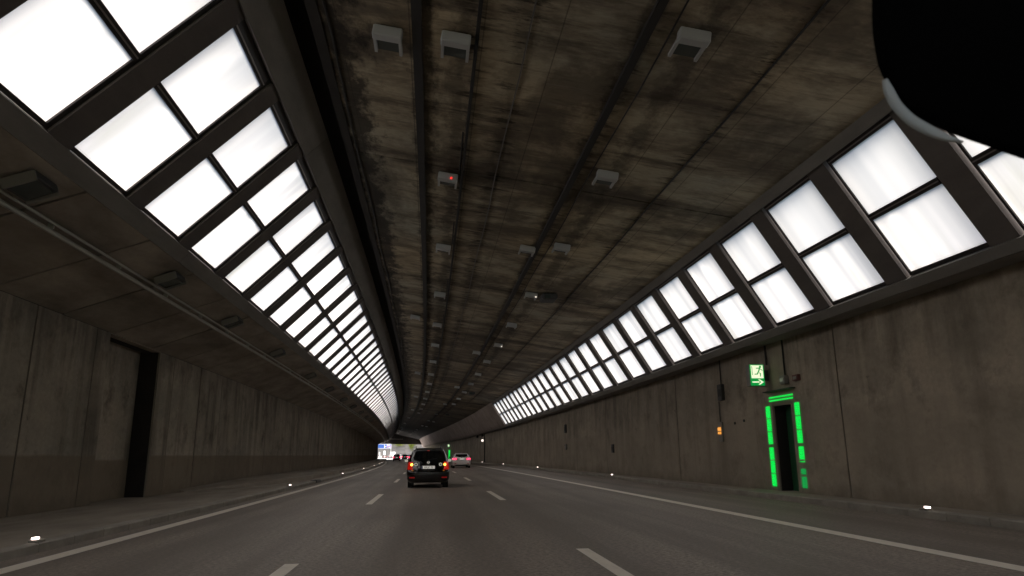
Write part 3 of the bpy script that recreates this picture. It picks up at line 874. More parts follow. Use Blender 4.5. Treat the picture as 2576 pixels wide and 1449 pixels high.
# boxes near the door
def wbox(name, label, cat, mat, s0, s1, z0, z1, d, extra=None):
    r = empty(name, W(XRB, z0, (s0 + s1) / 2, 'R')); tag(r, label, cat)
    ebox(r, 'housing', mat, s0, s1, z0, z1, XRB - d, XRB - .002, bevel=min(.01, (z1 - z0) * .1))
    if extra: ebox(r, extra[0], extra[1], s0 + (s1 - s0) * .2, s1 - (s1 - s0) * .2, z0 + (z1 - z0) * .25, z1 - (z1 - z0) * .3, XRB - d - .012, XRB - d + .001)
    return r
wbox('junction_box', 'small pale grey box on the wall above the green-lit door', 'box', M['greybox'], 18.85, 19.15, 3.13, 3.36, .14, ('cover', M['trim']))
M['redbox'] = simple('dull_red_box', (.16, .06, .05), .6)
wbox('alarm_box', 'small dull red box on the wall up and right of the green-lit door', 'box', M['redbox'], 18.2, 18.5, 3.15, 3.32, .1, ('cover', M['greybox']))
wbox('wall_cabinet', 'tall narrow dark cabinet high on the right wall above the orange lamp', 'cabinet', M['darkbox'], 23.3, 23.65, 3.0, 3.55, .12, ('vent', M['dark']))
orl = wbox('warning_lamp', 'small orange warning lamp on the right wall left of the door', 'lamp', M['greybox'], 23.62, 23.95, 1.62, 2.28, .06)
ebox(orl, 'orange_lens', M['orange'], 23.70, 23.86, 1.98, 2.10, XRB - .12, XRB - .061)
ebox(orl, 'orange_lens', M['orange'], 23.70, 23.86, 1.87, 1.95, XRB - .12, XRB - .061)
for (s, z, lab) in ((22.6, 2.15, 'small round dark fixing on the right wall, upper left one'), (21.9, 2.2, 'small round dark fixing on the right wall, nearest the green strips')):
    r = wbox('wall_socket', lab, 'socket', M['darkbox'], s, s + .07, z, z + .08, .04)
def wall_pipe(s, z0, z1, r_, label, dx=.03):
    q = MB(); q.tube([W(XRB - dx, z, s, 'R') for z in (z0, (z0 + z1) / 2, z1)], r_, 6); o = q.build('cable_conduit', M['cable']); tag(o, label, 'conduit')
wall_pipe(19.0, 3.37, 4.40, .022, 'black conduit rising from the pale box above the green-lit door')
wall_pipe(20.05, 3.80, 4.40, .03, 'black conduit rising behind the near lit exit sign')
wall_pipe(23.48, 3.56, 4.40, .02, 'black conduit rising from the tall dark cabinet on the right wall')
wall_pipe(23.78, 2.29, 2.99, .014, 'thin black conduit between the orange lamp and the dark cabinet')
wbox('wall_cabinet', 'slim dark cabinet halfway up the right wall near a joint', 'cabinet', M['darkbox'], 51.0, 51.5, 2.75, 3.35, .10, ('cover', M['dark']))
wbox('junction_box', 'small pale box on the right wall well past the orange lamp', 'box', M['greybox'], 51.0, 51.5, 1.55, 1.95, .10, ('cover', M['trim']))
wbox('junction_box', 'small dark box low on the right wall past the joint after the door', 'box', M['darkbox'], 38.2, 38.5, 1.3, 1.75, .10, ('cover', M['dark']))
# things on the farther right wall
r = empty('lit_sign', W(9.66, 3.22, 110, 'R'), tangent_yaw(9.7, 110, 'R')); tag(r, 'small square lit white sign high on the right wall by the joint', 'sign')
q = MB(); q.box((0, .08, .17), (.40, .12, .40)); q.build('housing', M['darkbox'], r, bevel=.01)
q = MB(); q.box((0, .012, .17), (.33, .02, .33)); q.build('panel', M['litwhite'], r)
for s, lab in ((109.6, 'black loudspeaker above the small lit white sign'), (116.5, 'black loudspeaker farther along the right wall than the lit sign')):
    r = empty('loudspeaker', W(9.6, 3.95, s, 'R'), tangent_yaw(9.7, s, 'R')); tag(r, lab, 'loudspeaker', 'black loudspeakers under the right slope')
    q = MB(); q.disc((0, 0, .15), (0, 1, 0), .17, .3, 16); q.build('horn', M['dark'], r)
    q = MB(); q.box((.15, .05, .15), (.42, .06, .06)); q.box((0, .1, .38), (.08, .08, .3)); q.build('bracket', M['dark'], r)
q = MB(); q.tube([W(XRB - .06, z, 109.4, 'R') for z in (.1, 2, 4.3)], .07, 8)
o = q.build('downpipe', M['cable']); tag(o, 'black pipe running down the right wall joint below the loudspeaker', 'pipe')

# ------------------------------------------------------------------ portal
pb = empty('portal_beam', W(0, 5.5, S_END)); tag(pb, 'black concrete beam across the far mouth of the tunnel', 'beam')
def skew_bar(name, XsZ, d0, d1, mat):
    V = []
    for (X, z0_, z1_) in XsZ:
        for d in (d0, d1):
            for z in (z0_, z1_): V.append(W(X, z, s_lim(X) + d))
    F = []
    n_ = len(XsZ)
    for k in range(n_ - 1):
        a0 = k * 4; b0 = a0 + 4
        F += [(a0, a0 + 1, b0 + 1, b0), (a0 + 2, b0 + 2, b0 + 3, a0 + 3), (a0, b0, b0 + 2, a0 + 2), (a0 + 1, a0 + 3, b0 + 3, b0 + 1)]
    F += [(0, 2, 3, 1), (4 * n_ - 4, 4 * n_ - 3, 4 * n_ - 1, 4 * n_ - 2)]
    return world_parented(name, mesh_from(name, V, F), mat, pb)
skew_bar('beam', [(-9.3, 4.85, 9.9), (0, 5.15, 9.6), (10.2, 5.45, 9.2)], -2.0, -.1, M['soot_shade'])
skew_bar('edge_strip', [(-7, 6.45, 6.55), (0, 6.8, 6.9), (9, 7.35, 7.47)], -2.12, -2.01, M['rail'])

# ------------------------------------------------------------------ cars
def paint(name, col, rough=.25, metal=.2, coat=.8): return simple(name, col, rough, metal, coat=coat)
M['glass_car'] = simple('tinted_car_glass', (.006, .008, .009), .06, spec=.8)
M['tyre'] = simple('tyre_rubber', (.012, .012, .012), .8)
M['rim'] = simple('alloy_rim', (.35, .35, .36), .3, .9)
M['plastic'] = simple('black_car_plastic', (.012, .012, .012), .6)
M['tail_red'] = simple('red_tail_lens', (.16, .005, .004), .25, emit=(1, .02, .008), es=.05, coat=.5)
M['tail_core'] = simple('glowing_tail_bulb', (1, .5, .1), .4, emit=(1, .34, .03), es=1.6)
M['tail_hot'] = simple('bright_red_tail_lamp', (.6, .02, .03), .3, emit=(1, .03, .09), es=.55)
M['reflector'] = simple('glowing_red_reflector', (.35, .012, .012), .3, emit=(.6, .01, .01), es=.025)  # no lamp: faint emission paints in the reflected glow
M['plate'] = simple('number_plate_glowing', (.85, .82, .75), .45, emit=(1, .95, .85), es=.05)  # faint emission stands in for light from a plate lamp
M['plate_blue'] = simple('number_plate_blue', (.02, .06, .3), .4)
M['ink'] = simple('black_print', (.012, .012, .012), .6)
M['chrome'] = simple('chrome', (.75, .75, .76), .12, 1.0)

NOTE = dict(L=4.08, r=.20, b=.10, lev=[  # z, rear y, front y, half width
 (.20, .12, 3.93, .74), (.27, .05, 4.0, .80), (.36, .015, 4.05, .835), (.50, 0, 4.08, .845), (.60, .0, 4.08, .845), (.645, .02, 4.06, .845), (.67, .085, 4.04, .842),
 (.75, .11, 3.98, .838), (.85, .13, 3.80, .83), (.93, .15, 3.45, .818), (1.0, .165, 3.15, .795), (1.05, .18, 3.05, .775), (1.15, .23, 2.85, .745), (1.25, .285, 2.66, .71),
 (1.35, .34, 2.46, .665), (1.43, .40, 2.28, .62), (1.475, .40, 2.15, .59), (1.505, .46, 2.05, .56), (1.53, .60, 1.9, .50), (1.545, .85, 1.7, .38), (1.55, 1.1, 1.5, .2)],
 rw=(1.03, 1.45, .57, .55), wheels=(.72, 3.30), R=.30)
WAGON = dict(L=4.63, r=.26, b=.12, lev=[
 (.22, .14, 4.5, .80), (.27, .07, 4.56, .86), (.38, .02, 4.62, .895), (.50, 0, 4.63, .905), (.58, .01, 4.63, .905), (.66, .05, 4.60, .905), (.74, .07, 4.5, .90), (.82, .08, 4.3, .895),
 (.90, .10, 3.7, .885), (.96, .14, 3.35, .86), (1.0, .18, 3.22, .82), (1.08, .28, 3.0, .775), (1.16, .38, 2.8, .735), (1.24, .48, 2.58, .69), (1.31, .52, 2.42, .645), (1.35, .50, 2.3, .61),
 (1.385, .56, 2.2, .56), (1.41, .75, 2.0, .46), (1.425, 1.05, 1.75, .3)],
 rw=(1.03, 1.31, .60, .56), wheels=(.90, 3.71), R=.325)
def make_car(cfg, body_mat, label, cat='car', tail=None, plate_text=None, extras=(), group=None, name='parked_car', hi=True):
    lev = cfg['lev']; r, b_ = cfg['r'], cfg['b']
    def L_(z, i):
        if z <= lev[0][0]: return lev[0][i]
        for A, B in zip(lev[:-1], lev[1:]):
            if z <= B[0]:
                f = (z - A[0]) / (B[0] - A[0]); return A[i] * (1 - f) + B[i] * f
        return lev[-1][i]
    def surf(x, z):
        w = L_(z, 3); yr = L_(z, 1); rr = min(r, w * .6); a = abs(x); e = w - rr
        if a <= e: return yr + b_ * (a / w) ** 2
        return yr + b_ * (e / w) ** 2 + rr - math.sqrt(max(rr * rr - min(a - e, rr) ** 2, 0))
    step = .028 if hi else .07
    zs = []
    z = lev[0][0]
    while z < lev[-1][0]:
        zs.append(z); z += step if z < 1.46 or not hi else .012
    for A in lev: zs.append(A[0])
    zs = sorted(set(round(q, 3) for q in zs)); zs = [q for i, q in enumerate(zs) if i == 0 or q - zs[i - 1] > .004]
    nR = 24 if hi else 12; nS = 40 if hi else 16
    def ring(z):
        w = L_(z, 3); yr, yf = L_(z, 1), L_(z, 2); P = []
        rr = min(r, w * .6)
        for k in range(nR + 1):                       # rear, left to right, finer at the corners
            u = -1 + 2 * k / nR; x = w * math.sin(u * math.pi / 2)
            P.append((x, surf(x, z)))
        y0 = P[-1][1]; rf = min(.35, w * .7, (yf - yr) * .3); y1 = yf - rf
        for k in range(1, nS):
            u = k / nS; y = y0 + (y1 - y0) * u; P.append((w * (1 - .03 * max(0, (u - .75) * 4) ** 2), y))
        nF = 14 if hi else 8; wf = w * .97
        for k in range(nF + 1):
            g = math.pi * k / nF; P.append((wf * math.copysign(abs(math.cos(g)) ** .55, math.cos(g)), y1 + rf * math.sin(g) ** .8))
        for k in range(nS - 1, 0, -1):
            u = k / nS; y = y0 + (y1 - y0) * u; P.append((-w * (1 - .03 * max(0, (u - .75) * 4) ** 2), y))
        return P
    rings = [ring(z) for z in zs]; n = len(rings[0])
    V = [(x, y, z) for z, R_ in zip(zs, rings) for x, y in R_]
    z0, z1, hw0, hw1 = cfg['rw']
    parts = {'body': [], 'rear_window': [], 'side_window_l': [], 'side_window_r': [], 'windscreen': []}
    wy = cfg['wheels']; WR = cfg['R']
    def cls(f):
        cx = sum(V[i][0] for i in f) / 4; cy = sum(V[i][1] for i in f) / 4; cz = sum(V[i][2] for i in f) / 4
        w = L_(cz, 3); yr, yf = L_(cz, 1), L_(cz, 2)
        if z0 < cz < z1:
            if cy < yr + .35 and abs(cx) < hw0 + (hw1 - hw0) * (cz - z0) / (z1 - z0) and cz > z0 + .10 * (abs(cx) / .6) ** 2.2 and abs(cx) < w - .055: return 'rear_window'
            if cy > yf - .30 and abs(cx) < w - .09: return 'windscreen'
        zb = z0 + .0
        if zb - .02 < cz < z1 - .03 and abs(cx) > w * .93 and yr + .42 + .4 * max(0, 1.25 - cz) * 0 < cy < yf - .34:
            for yp in ((yr + yf) / 2 + .1,):
                if abs(cy - yp) < .05: return 'body'
            return 'side_window_r' if cx > 0 else 'side_window_l'
        if cz < 2 * WR + .03 and abs(cx) > w * .9:
            for yw in wy:
                if math.hypot(cy - yw, cz - WR) < WR + .05: return None
        return 'body'
    for k in range(len(zs) - 1):
        for i in range(n):
            f = (k * n + i, k * n + (i + 1) % n, (k + 1) * n + (i + 1) % n, (k + 1) * n + i)
            c = cls(f)
            if c: parts[c].append(f)
    parts['body'].append(tuple((len(zs) - 1) * n + i for i in range(n))); parts['body'].append(tuple(range(n - 1, -1, -1)))
    root = empty(name, (0, 0, 0)); tag(root, label, cat, group)
    for pn, fs in parts.items():
        if not fs: continue
        idx = {}; vv = []; ff = []
        for f in fs:
            g_ = []
            for i in f:
                if i not in idx: idx[i] = len(vv); vv.append(V[i])
                g_.append(idx[i])
            ff.append(tuple(g_))
        me = mesh_from(pn, vv, ff)
        o = link('side_window' if pn.startswith('side') else pn, me, body_mat if pn == 'body' else M['glass_car'], root, smooth=True)
        me.set_sharp_from_angle(angle=math.radians(50))
    # wheels and wells
    for yw in wy:
        for sx in (-1, 1):
            w = L_(WR, 3)
            q = MB(); q.disc((sx * (w - .115), yw, WR), (1, 0, 0), WR, .21, 28); t_ = q.build('wheel', M['tyre'], root, smooth=True)
            if hi:
                q = MB(); q.disc((sx * (w - .012), yw, WR), (1, 0, 0), WR * .62, .02, 20); q.build('rim', M['rim'], t_)
            else:
                q = MB(); q.disc((sx * (w - .012), yw, WR), (1, 0, 0), WR * .6, .02, 10); q.build('rim', M['rim'], t_)
            q = MB(); q.disc((sx * (w - .16), yw, WR), (1, 0, 0), WR + .07, .05, 20); q.build('wheel_well', M['plastic'], root)
    def patch(pname, x0, x1, za, zb_, off, mat, parent=root, n_=8, shape=None):
        VV = []; FF = []
        for jz in range(n_ + 1):
            zz = za + (zb_ - za) * jz / n_
            for ix in range(n_ + 1):
                u = ix / n_; xa, xb = x0, x1
                if shape: xa, xb = shape(jz / n_, x0, x1)
                x = xa + (xb - xa) * u
                w = L_(zz, 3) - .002; x = max(-w, min(w, x))
                edge_ = (ix in (0, n_)) or (jz in (0, n_))
                VV.append((x, surf(x, zz) - (off * .15 if edge_ else off), zz))
        N1 = n_ + 1
        for jz in range(n_):
            for ix in range(n_):
                a0 = jz * N1 + ix; FF.append((a0, a0 + 1, a0 + 1 + N1, a0 + N1))
        return link(pname, mesh_from(pname, VV, FF), mat, parent, smooth=True)
    return root, patch, surf, L_
def text_mesh(txt, size, mat, parent, loc, name='characters'):
    cu = bpy.data.curves.new('txt', 'FONT'); cu.body = txt; cu.size = size; cu.extrude = .001; cu.align_x = 'CENTER'; cu.align_y = 'CENTER'
    tmp = bpy.data.objects.new('tmp_text', cu); COL.objects.link(tmp)
    dg = bpy.context.evaluated_depsgraph_get(); dg.update()
    me = bpy.data.meshes.new_from_object(tmp.evaluated_get(dg)); bpy.data.objects.remove(tmp); bpy.data.curves.remove(cu)
    o = link(name, me, mat, parent); me.materials.clear(); me.materials.append(mat)
    o.location = loc; o.rotation_euler = (math.radians(90), 0, 0); return o

# --- black compact family car ahead
M['black_paint'] = paint('black_car_paint', (.004, .004, .005), .12, .0, 1.0)
car, patch, surf, LV = make_car(NOTE, M['black_paint'], 'black compact car straight ahead with both tail lamps lit', extras=())
car.name = 'car'
for sx in (-1, 1):
    tl = patch('tail_light', sx * .58, sx * .835, .70, 1.00, .025, M['tail_red'], shape=lambda v, a, b2, sx=sx: (sx * (.60 + .03 * math.sin(v * 3.1)), sx * (.84 - .05 * v)))
    q = MB(); q.disc((sx * .655, surf(.655, .90) - .030, .895), (0, 1, 0), .048, .02, 16); q.build('bulb', M['tail_core'], tl)
    rl = MB(); rl.disc((sx * .485, surf(.485, .905) - .012, .90), (0, 1, 0), .066, .03, 24, r2=.034); rl = rl.build('reversing_light', M['chrome'], car)
    q = MB(); q.disc((sx * .485, surf(.485, .905) - .010, .90), (0, 1, 0), .033, .02, 16); q.build('lens', M['plastic'], rl)
    patch('reflector', sx * .53, sx * .74, .375, .425, .012, M['reflector'])
    # roof rail
    q = MB(); q.tube([(sx * .50, .62, 1.53), (sx * .50, .68, 1.60), (sx * .50, 1.9, 1.62), (sx * .50, 2.05, 1.55)], .016, 8); q.build('roof_rail', M['black_paint'], car, smooth=True)
    mi = MB(); mi.box((sx * .93, 2.72, 1.03), (.19, .12, .16)); mi = mi.build('wing_mirror', M['black_paint'], car, smooth=True, bevel=.04, seg=3)
    q = MB(); q.box((sx * .93, 2.655, 1.03), (.14, .006, .11)); q.build('mirror_glass', M['chrome'], mi)
bg_ = MB(); bg_.disc((0, surf(0, .975) - .008, .975), (0, 1, 0), .055, .016, 24, r2=.040); bd = bg_.build('badge', M['chrome'], car)
q = MB(); q.box((0, surf(0, .975) - .012, .975), (.12, .012, .022)); q.build('badge_bar', M['chrome'], bd)
pl = MB(); py = surf(0, .785) - .012; pl.box((0, py, .787), (.52, .012, .112)); pl = pl.build('number_plate', M['plate'], car)
q = MB(); q.box((-.238, py - .007, .787), (.04, .002, .108)); q.build('blue_band', M['plate_blue'], pl)
text_mesh('ER:JC 72', .098, M['ink'], pl, (.02, py - .0075, .784))
q = MB(); q.tube([(-.02, surf(0, 1.08) - .02, 1.075), (.35, surf(.3, 1.14) - .015, 1.13)], .008, 6); q.build('wiper', M['plastic'], car)
q = MB(); q.box((0, surf(0, 1.435) - .012, 1.435), (.09, .012, .014)); q.build('high_brake_light', M['tail_red'], car)
q = MB(); q.box((0, 1.9, .23), (1.3, 3.2, .08)); q.build('underbody', M['plastic'], car)
patch('bumper_sill', -.60, .60, .655, .675, .012, M['chrome'] if False else M['black_paint'])
p = G(-.11, 28.8); car.location = p; car.rotation_euler = (0, 0, tangent_yaw(0, 30) + .005)

# --- white estate car on the right
M['white_paint'] = paint('white_car_paint', (.92, .88, .84), .35, .0, .6)
wc, patch, surf, LV = make_car(WAGON, M['white_paint'], 'white estate car ahead in the right lane with red tail lamps', name='car')
for sx in (-1, 1):
    patch('tail_light', sx * .50, sx * .895, .80, .945, .018, M['tail_hot'], shape=lambda v, a, b2, sx=sx: (sx * (.47 + .04 * v), sx * .895))
    patch('reflector', sx * .52, sx * .70, .42, .47, .010, M['reflector'])
    mi = MB(); mi.box((sx * 1.00, 2.95, 1.02), (.20, .13, .15)); mi.build('wing_mirror', M['plastic'], wc, smooth=True, bevel=.04, seg=3)
pl = MB(); py = surf(0, .86) - .010; pl.box((0, py, .862), (.52, .012, .112)); pl = pl.build('number_plate', M['plate'], wc)
q = MB(); q.box((-.238, py - .007, .862), (.04, .002, .108)); q.build('blue_band', M['plate_blue'], pl)
bg_ = MB(); bg_.disc((0, surf(0, .97) - .006, .975), (0, 1, 0), .04, .014, 20); bg_.build('badge', M['ink'], wc)
q = MB(); q.box((0, 2.2, .26), (1.45, 3.6, .05)); q.build('underbody', M['plastic'], wc)
patch('bumper_base', -.70, .70, .225, .33, .012, M['plastic'])
q = MB(); q.box((0, 1.0, 1.45), (.05, .18, .05)); q.build('aerial_fin', M['white_paint'], wc, bevel=.015)
for sx in (-1, 1):
    q = MB(); q.tube([(sx * .50, .75, 1.40), (sx * .50, .85, 1.445), (sx * .50, 2.0, 1.45), (sx * .50, 2.1, 1.40)], .012, 6); q.build('roof_rail', M['rail'], wc, smooth=True)
wc.location = G(3.53, 70); wc.rotation_euler = (0, 0, tangent_yaw(3.8, 71))

# --- distant cars
def far_car(cfg, mat, label, loc, yaw, lit=False, name='car'):
    o, patch, surf, LV = make_car(cfg, mat, label, name=name, hi=False, group=None)
    for sx in (-1, 1):
        patch('tail_light', sx * .60, sx * .82, .72, .98, .03, M['tail_hot'] if lit else M['reflector'], n_=4)
    pl = MB(); pl.box((0, surf(0, .8) - .014, .80), (.5, .012, .11)); pl.build('number_plate', M['plate'], o)
    o.location = loc; o.rotation_euler = (0, 0, yaw); return o
P_dark_red = paint('dark_maroon_paint', (.05, .022, .022)); P_red = paint('red_brown_paint', (.10, .02, .018)); P_grey = paint('mid_grey_paint', (.06, .065, .07)); P_white = paint('far_white_paint', (.45, .44, .44)); P_blk = paint('charcoal_paint', (.02, .018, .02))
far_car(NOTE, P_dark_red, 'dark maroon hatchback near the tunnel mouth with red tail lamps lit', G(-2.55, 161), tangent_yaw(0, 161), True)
far_car(NOTE, P_blk, 'charcoal hatchback partly beside the black car near the tunnel mouth', G(1.0, 215), tangent_yaw(0, 215), True)
far_car(WAGON, P_blk, 'dark car almost hidden behind the left side of the black car', G(.45, 150), tangent_yaw(0, 150), True)
ZO = ez
far_car(NOTE, P_grey, 'grey car on the bright road just outside the tunnel, in front of the white truck', (-18.35, 300, ZO), .06)
far_car(WAGON, P_red, 'small red-brown car on the bright road outside the tunnel', (-26.6, 390, ZO), .06)
far_car(WAGON, P_white, 'small white car at the left end of the bright road outside', (-27.75, 372, ZO), .06)
far_car(NOTE, P_white, 'white car outside between the maroon and charcoal hatchbacks', G(.7, 270), .04)
far_car(NOTE, P_white, 'white car outside half hidden behind the charcoal hatchback', G(3.55, 260), .03)
# white box truck
tk = empty('truck', (-19.9, 345, ZO), .05); tag(tk, 'white box truck outside the tunnel behind the grey car', 'truck')
M['truck_white'] = simple('truck_white', (.80, .80, .78), .5)
q = MB(); q.box((0, 3.2, 1.85), (2.4, 5.6, 2.3)); q.build('cargo_box', M['truck_white'], tk, bevel=.08, seg=2)
q = MB(); q.box((0, 6.9, 1.35), (2.1, 1.6, 1.7)); q.build('cab', M['truck_white'], tk, bevel=.2, seg=3)
q = MB(); q.box((0, 3.6, .55), (1.9, 7, .25)); q.build('chassis', M['plastic'], tk)
for yw in (1.4, 6.9):
    for sx in (-1, 1):
        q = MB(); q.disc((sx * .95, yw, .45), (1, 0, 0), .45, .3, 20); q.build('wheel', M['tyre'], tk)
for sx in (-1, 1):
    q = MB(); q.box((sx * .95, .36, .62), (.3, .04, .14)); q.build('tail_light', M['tail_red'], tk)
q = MB(); q.box((0, .392, 1.85), (.03, .01, 2.0)); q.build('door_seam', M['greybox'], tk)

# ------------------------------------------------------------------ outside the portal
mt, t, b = new_mat('retaining_stone'); N = NT(mt)
c = N.mix(N.rng(N.noise(N.uv(.25, .3), 1, 6, .65), .35, .65), (.115, .112, .108), (.07, .068, .067))
c = N.mix(N.rng(N.objrand(), 0, 1, 0, .5), c, (.15, .143, .135))
t.links.new(c, b.inputs['Base Color']); b.inputs['Roughness'].default_value = .9
M['stone'] = mt
rw = empty('retaining_wall', (-20, 430, ZO)); tag(rw, 'high pale retaining wall of large blocks beyond the tunnel mouth', 'wall')
random.seed(3)
def wbx(nm, mat, x0, x1, y0, y1, z0, z1):
    me = mesh_from(nm, [(x, y, z) for x in (x0, x1) for y in (y0, y1) for z in (z0, z1)], [(0, 1, 3, 2), (4, 6, 7, 5), (0, 4, 5, 1), (2, 3, 7, 6), (0, 2, 6, 4), (1, 5, 7, 3)], [(a * 3.1, bb * 4.7) for a in (0, 1) for bb in (0, 1, 2, 3)])
    return world_parented(nm, me, mat, rw)
wbx('wall_core', M['stone'], -70, 30, 430.4, 433, ZO - 2, ZO + 13)
x = -44.0
while x < 6:
    wd_ = random.uniform(1.6, 2.6) if x < -24 else random.uniform(3.0, 5.0)
    z = ZO
    while z < ZO + 12:
        hh = 6 if x < -24 else random.choice((2.0, 2.6, 3.2))
        dpt = random.uniform(0, .25)
        wbx('wall_block', M['stone'], x + .06, x + wd_ - .06, 430 - dpt, 430.41, z + .05, z + hh - .05); z += hh
    x += wd_
# sloping banister / wall coping
# shrubs hanging over the wall
mt, t, b = new_mat('yellow_green_leaves'); N = NT(mt)
t.links.new(N.mix(N.objrand(), (.15, .18, .015), (.07, .10, .015)), b.inputs['Base Color']); b.inputs['Roughness'].default_value = .8
b.inputs['Subsurface Weight'].default_value = 0
M['leaf'] = mt
M['bark'] = simple('bark', (.07, .05, .035), .9)
def shrub(name, label, c, sx, sz, n, droop=0.0):
    r = empty(name, (c[0], c[1] + .3, c[2])); tag(r, label, 'shrub', 'yellow-green shrubs on the retaining wall')
    V = []; F = []
    for _ in range(n):
        a = random.gauss(0, .42) * sx; z = random.gauss(0, .38) * sz; y = -abs(random.gauss(0, .6))
        if droop: a *= max(.15, 1 - max(0, -z) * droop); z = -abs(z) * 1.5 if random.random() < .6 else z
        s_ = random.uniform(.12, .32); nrm = Vector((random.gauss(0, 1), random.gauss(0, 1) - .6, random.gauss(0, 1) + .4)).normalized()
        t1 = nrm.orthogonal().normalized(); t2 = nrm.cross(t1); p = Vector((a, y, z)); b0 = len(V)
        V += [p - t1 * s_, p - t2 * s_ * .5, p + t1 * s_, p + t2 * s_ * .5]; F.append((b0, b0 + 1, b0 + 2, b0 + 3))
    o = link('foliage', mesh_from('foliage', V, F), M['leaf'], r)
    q = MB(); q.tube([(0, .3, -sz * .9), (.1, .1, 0), (.2, 0, sz * .5)], .08, 6); q.build('stem', M['bark'], r)
shrub('shrub', 'broad yellow-green shrub on the wall just under the portal beam', (-21.0, 429.2, 8.4), 3.6, 1.8, 700)
shrub('shrub', 'drooping yellow-green shrub hanging down the wall left of the black car roof', (-13.8, 429.2, 8.2), 2.1, 2.4, 800, droop=.25)
shrub('shrub', 'grey-green scrub on the wall right of the blue road sign', (-26, 429.3, 9.4), 3.0, 1.2, 300)

# blue motorway direction sign
sg = empty('road_sign', (-23.0, 335, ZO), .0); tag(sg, 'large blue motorway direction sign with white lines outside the tunnel', 'sign')
M['signblue'] = simple('motorway_blue', (.008, .055, .24), .45); M['sw'] = simple('sign_white', (.80, .80, .80), .5); M['sred'] = simple('sign_pale_red', (.62, .35, .55), .5); M['sor'] = simple('sign_orange', (.75, .38, .12), .5)
zb, zt_ = 3.52 + CAM_H - ZO - .02, 5.45 + CAM_H - ZO
xl, xr = -3.6, 2.95
q = MB(); q.box(((xl + xr) / 2, .06, (zb + zt_) / 2), (xr - xl, .1, zt_ - zb)); q.build('border', M['sw'], sg)
q = MB(); q.box(((xl + xr) / 2, .0, (zb + zt_) / 2), (xr - xl - .2, .03, zt_ - zb - .2)); q.build('panel', M['signblue'], sg)
q = MB(); q.box((-.15, -.03, zb + 1.0), (.16, .02, 1.5)); q.box((.25, -.03, zb + .75), (.14, .02, .8), Matrix.Rotation(math.radians(40), 3, 'Y')); q.box((.6, -.03, zb + 1.0), (.3, .02, .2)); q.build('route_arrow', M['sw'], sg)
for (nm, x0, w_, z_, mm) in (('text_line', 1.7, 1.6, zb + 1.5, 'sw'), ('text_line', 1.9, 2.0, zb + 1.0, 'sred'), ('route_shield', 1.15, .5, zb + .48, 'sor'), ('text_line', 2.15, .9, zb + .45, 'sw')):
    q = MB(); q.box((x0, -.03, z_), (w_, .02, .22)); q.build(nm, M[mm], sg)
for x in (-3.3, 2.8):
    q = MB(); q.box((x, .25, (zt_ - .1) / 2), (.2, .2, zt_)); q.build('post', M['rail'], sg)
# small pale panels by the roadside
for (x, y, w_, h_, lab) in ((-26.55, 352, .5, 1.3, 'small white roadside panel left of the red-brown car outside'), (-24.2, 352, .9, 1.9, 'tall white roadside panel beside the white truck outside')):
    r = empty('roadside_panel', (x, y, ZO)); tag(r, lab, 'sign', 'small white panels by the outside road')
    q = MB(); q.box((0, 0, 2.3 + h_ / 2 - .6), (w_, .08, h_)); q.build('board', M['sw'], r); q = MB(); q.box((0, .08, 1.2), (.1, .08, 2.4)); q.build('post', M['rail'], r)

# ------------------------------------------------------------------ rear-view mirror inside the car
def camray(px, py, d):
    """point at depth d (metres along the view axis) seen at pixel offset from the picture centre, used to design the housing at its real size"""
    return Vector((0, 0, CAM_H)) + (FX + RX * ((px - 1288) / 1764.44) - UX * ((py - 724.5) / 1764.44)) * d
outline = [(2198, -60), (2197, 0), (2199, 78), (2210, 150), (2222, 185), (2237, 212), (2262, 250), (2307, 288), (2354, 316), (2416, 341), (2495, 369), (2600, 405), (2720, 430), (2860, 425), (2960, 380), (3010, 300), (3020, 100), (2980, -120), (2850, -240), (2500, -260), (2290, -200)]
D0 = .45
def smooth_pts(P, k, closed):
    out_ = []; n_ = len(P)
    for i in range(n_ if closed else n_ - 1):
        p0, p1, p2, p3 = (P[(i - 1) % n_] if closed else P[max(i - 1, 0)]), P[i], P[(i + 1) % n_], (P[(i + 2) % n_] if closed else P[min(i + 2, n_ - 1)])
        for j in range(k):
            t = j / k
            out_.append(tuple(.5 * (2 * b1 + (c1 - a1) * t + (2 * a1 - 5 * b1 + 4 * c1 - d1) * t * t + (3 * b1 - a1 - 3 * c1 + d1) * t ** 3) for a1, b1, c1, d1 in zip(p0, p1, p2, p3)))
    if not closed: out_.append(tuple(P[-1]))
    return out_
outline = smooth_pts(outline, 4, True)
mc = camray(2600, 80, D0)
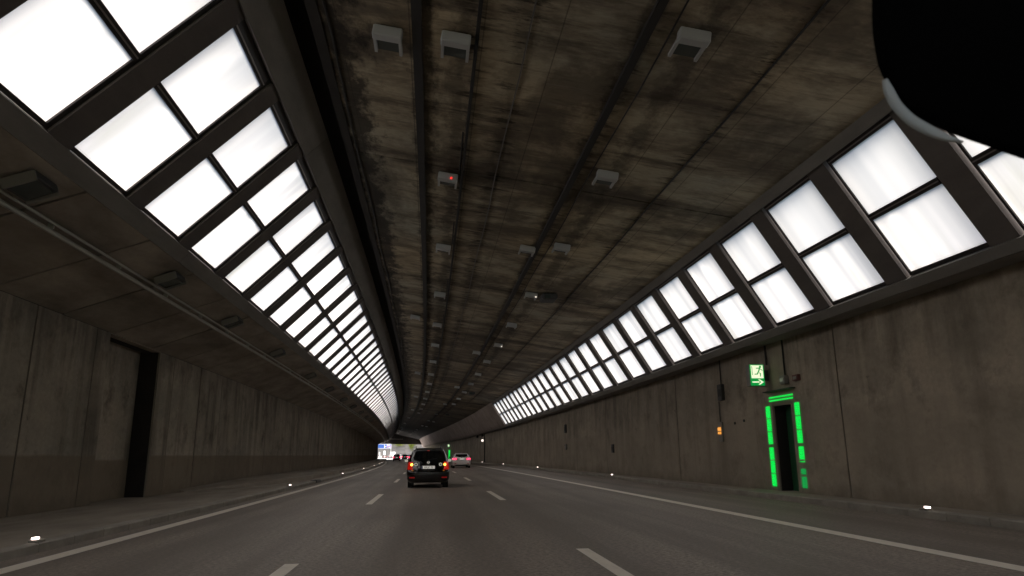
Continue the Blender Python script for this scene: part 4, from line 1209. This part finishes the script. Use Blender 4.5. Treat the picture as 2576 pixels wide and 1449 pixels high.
mr = empty('rear_view_mirror', mc); tag(mr, 'black rear-view mirror close up in the top right corner with pale lower rim', 'mirror')
mb = MB(); n = len(outline)
cx_, cy_ = 2600, 80
layers = [(D0 - .004, .93), (D0 - .001, .985), (D0 + .002, 1.0), (D0 + .018, .88), (D0 + .028, .76)]
for (d, k) in layers:
    for (x, y) in outline:
        mb.v.append(camray(cx_ + (x - cx_) * k, cy_ + (y - cy_) * k, D0) + FX * (d - D0) - mc)
for l in range(len(layers) - 1):
    for i in range(n): mb.f.append((l * n + i, l * n + (i + 1) % n, (l + 1) * n + (i + 1) % n, (l + 1) * n + i))
mb.f.append(tuple(range(n - 1, -1, -1))); mb.f.append(tuple((len(layers) - 1) * n + i for i in range(n)))
mb.build('housing', M['mirror_black'], mr, smooth=True)
rimpts = [(2226, 200), (2235, 226), (2255, 264), (2291, 301), (2334, 326), (2374, 344), (2420, 358)]
rimpts = smooth_pts(rimpts, 4, False)
q = MB(); vv = []
for i, (x, y) in enumerate(rimpts):
    vv.append(camray(x, y, D0) - mc)
rr_ = [v_[0] for v_ in smooth_pts([(.0014,), (.0034,), (.0038,), (.0038,), (.0036,), (.0026,), (.0008,)], 4, False)]
b0 = 0
rings = []
for i, p in enumerate(vv):
    tdir = (vv[min(i + 1, len(vv) - 1)] - vv[max(i - 1, 0)]).normalized(); a = FX.cross(tdir).normalized()
    rings.append(len(q.v))
    for k in range(8):
        g_ = 2 * math.pi * k / 8; q.v.append(p + a * math.cos(g_) * rr_[i] + FX * math.sin(g_) * .002)
for i in range(len(rings) - 1):
    for k in range(8): q.f.append((rings[i] + k, rings[i] + (k + 1) % 8, rings[i + 1] + (k + 1) % 8, rings[i + 1] + k))
q.f.append(tuple(rings[0] + k for k in range(8))); q.f.append(tuple(rings[-1] + k for k in range(8)))
q.build('rim', M['mirror_rim'], mr, smooth=True)
q = MB(); q.tube([camray(2700, 0, D0 + .03) - mc, camray(2720, -300, D0 + .07) - mc, camray(2730, -520, D0 + .12) - mc], .009, 10); q.build('stalk', M['mirror_black'], mr, smooth=True)
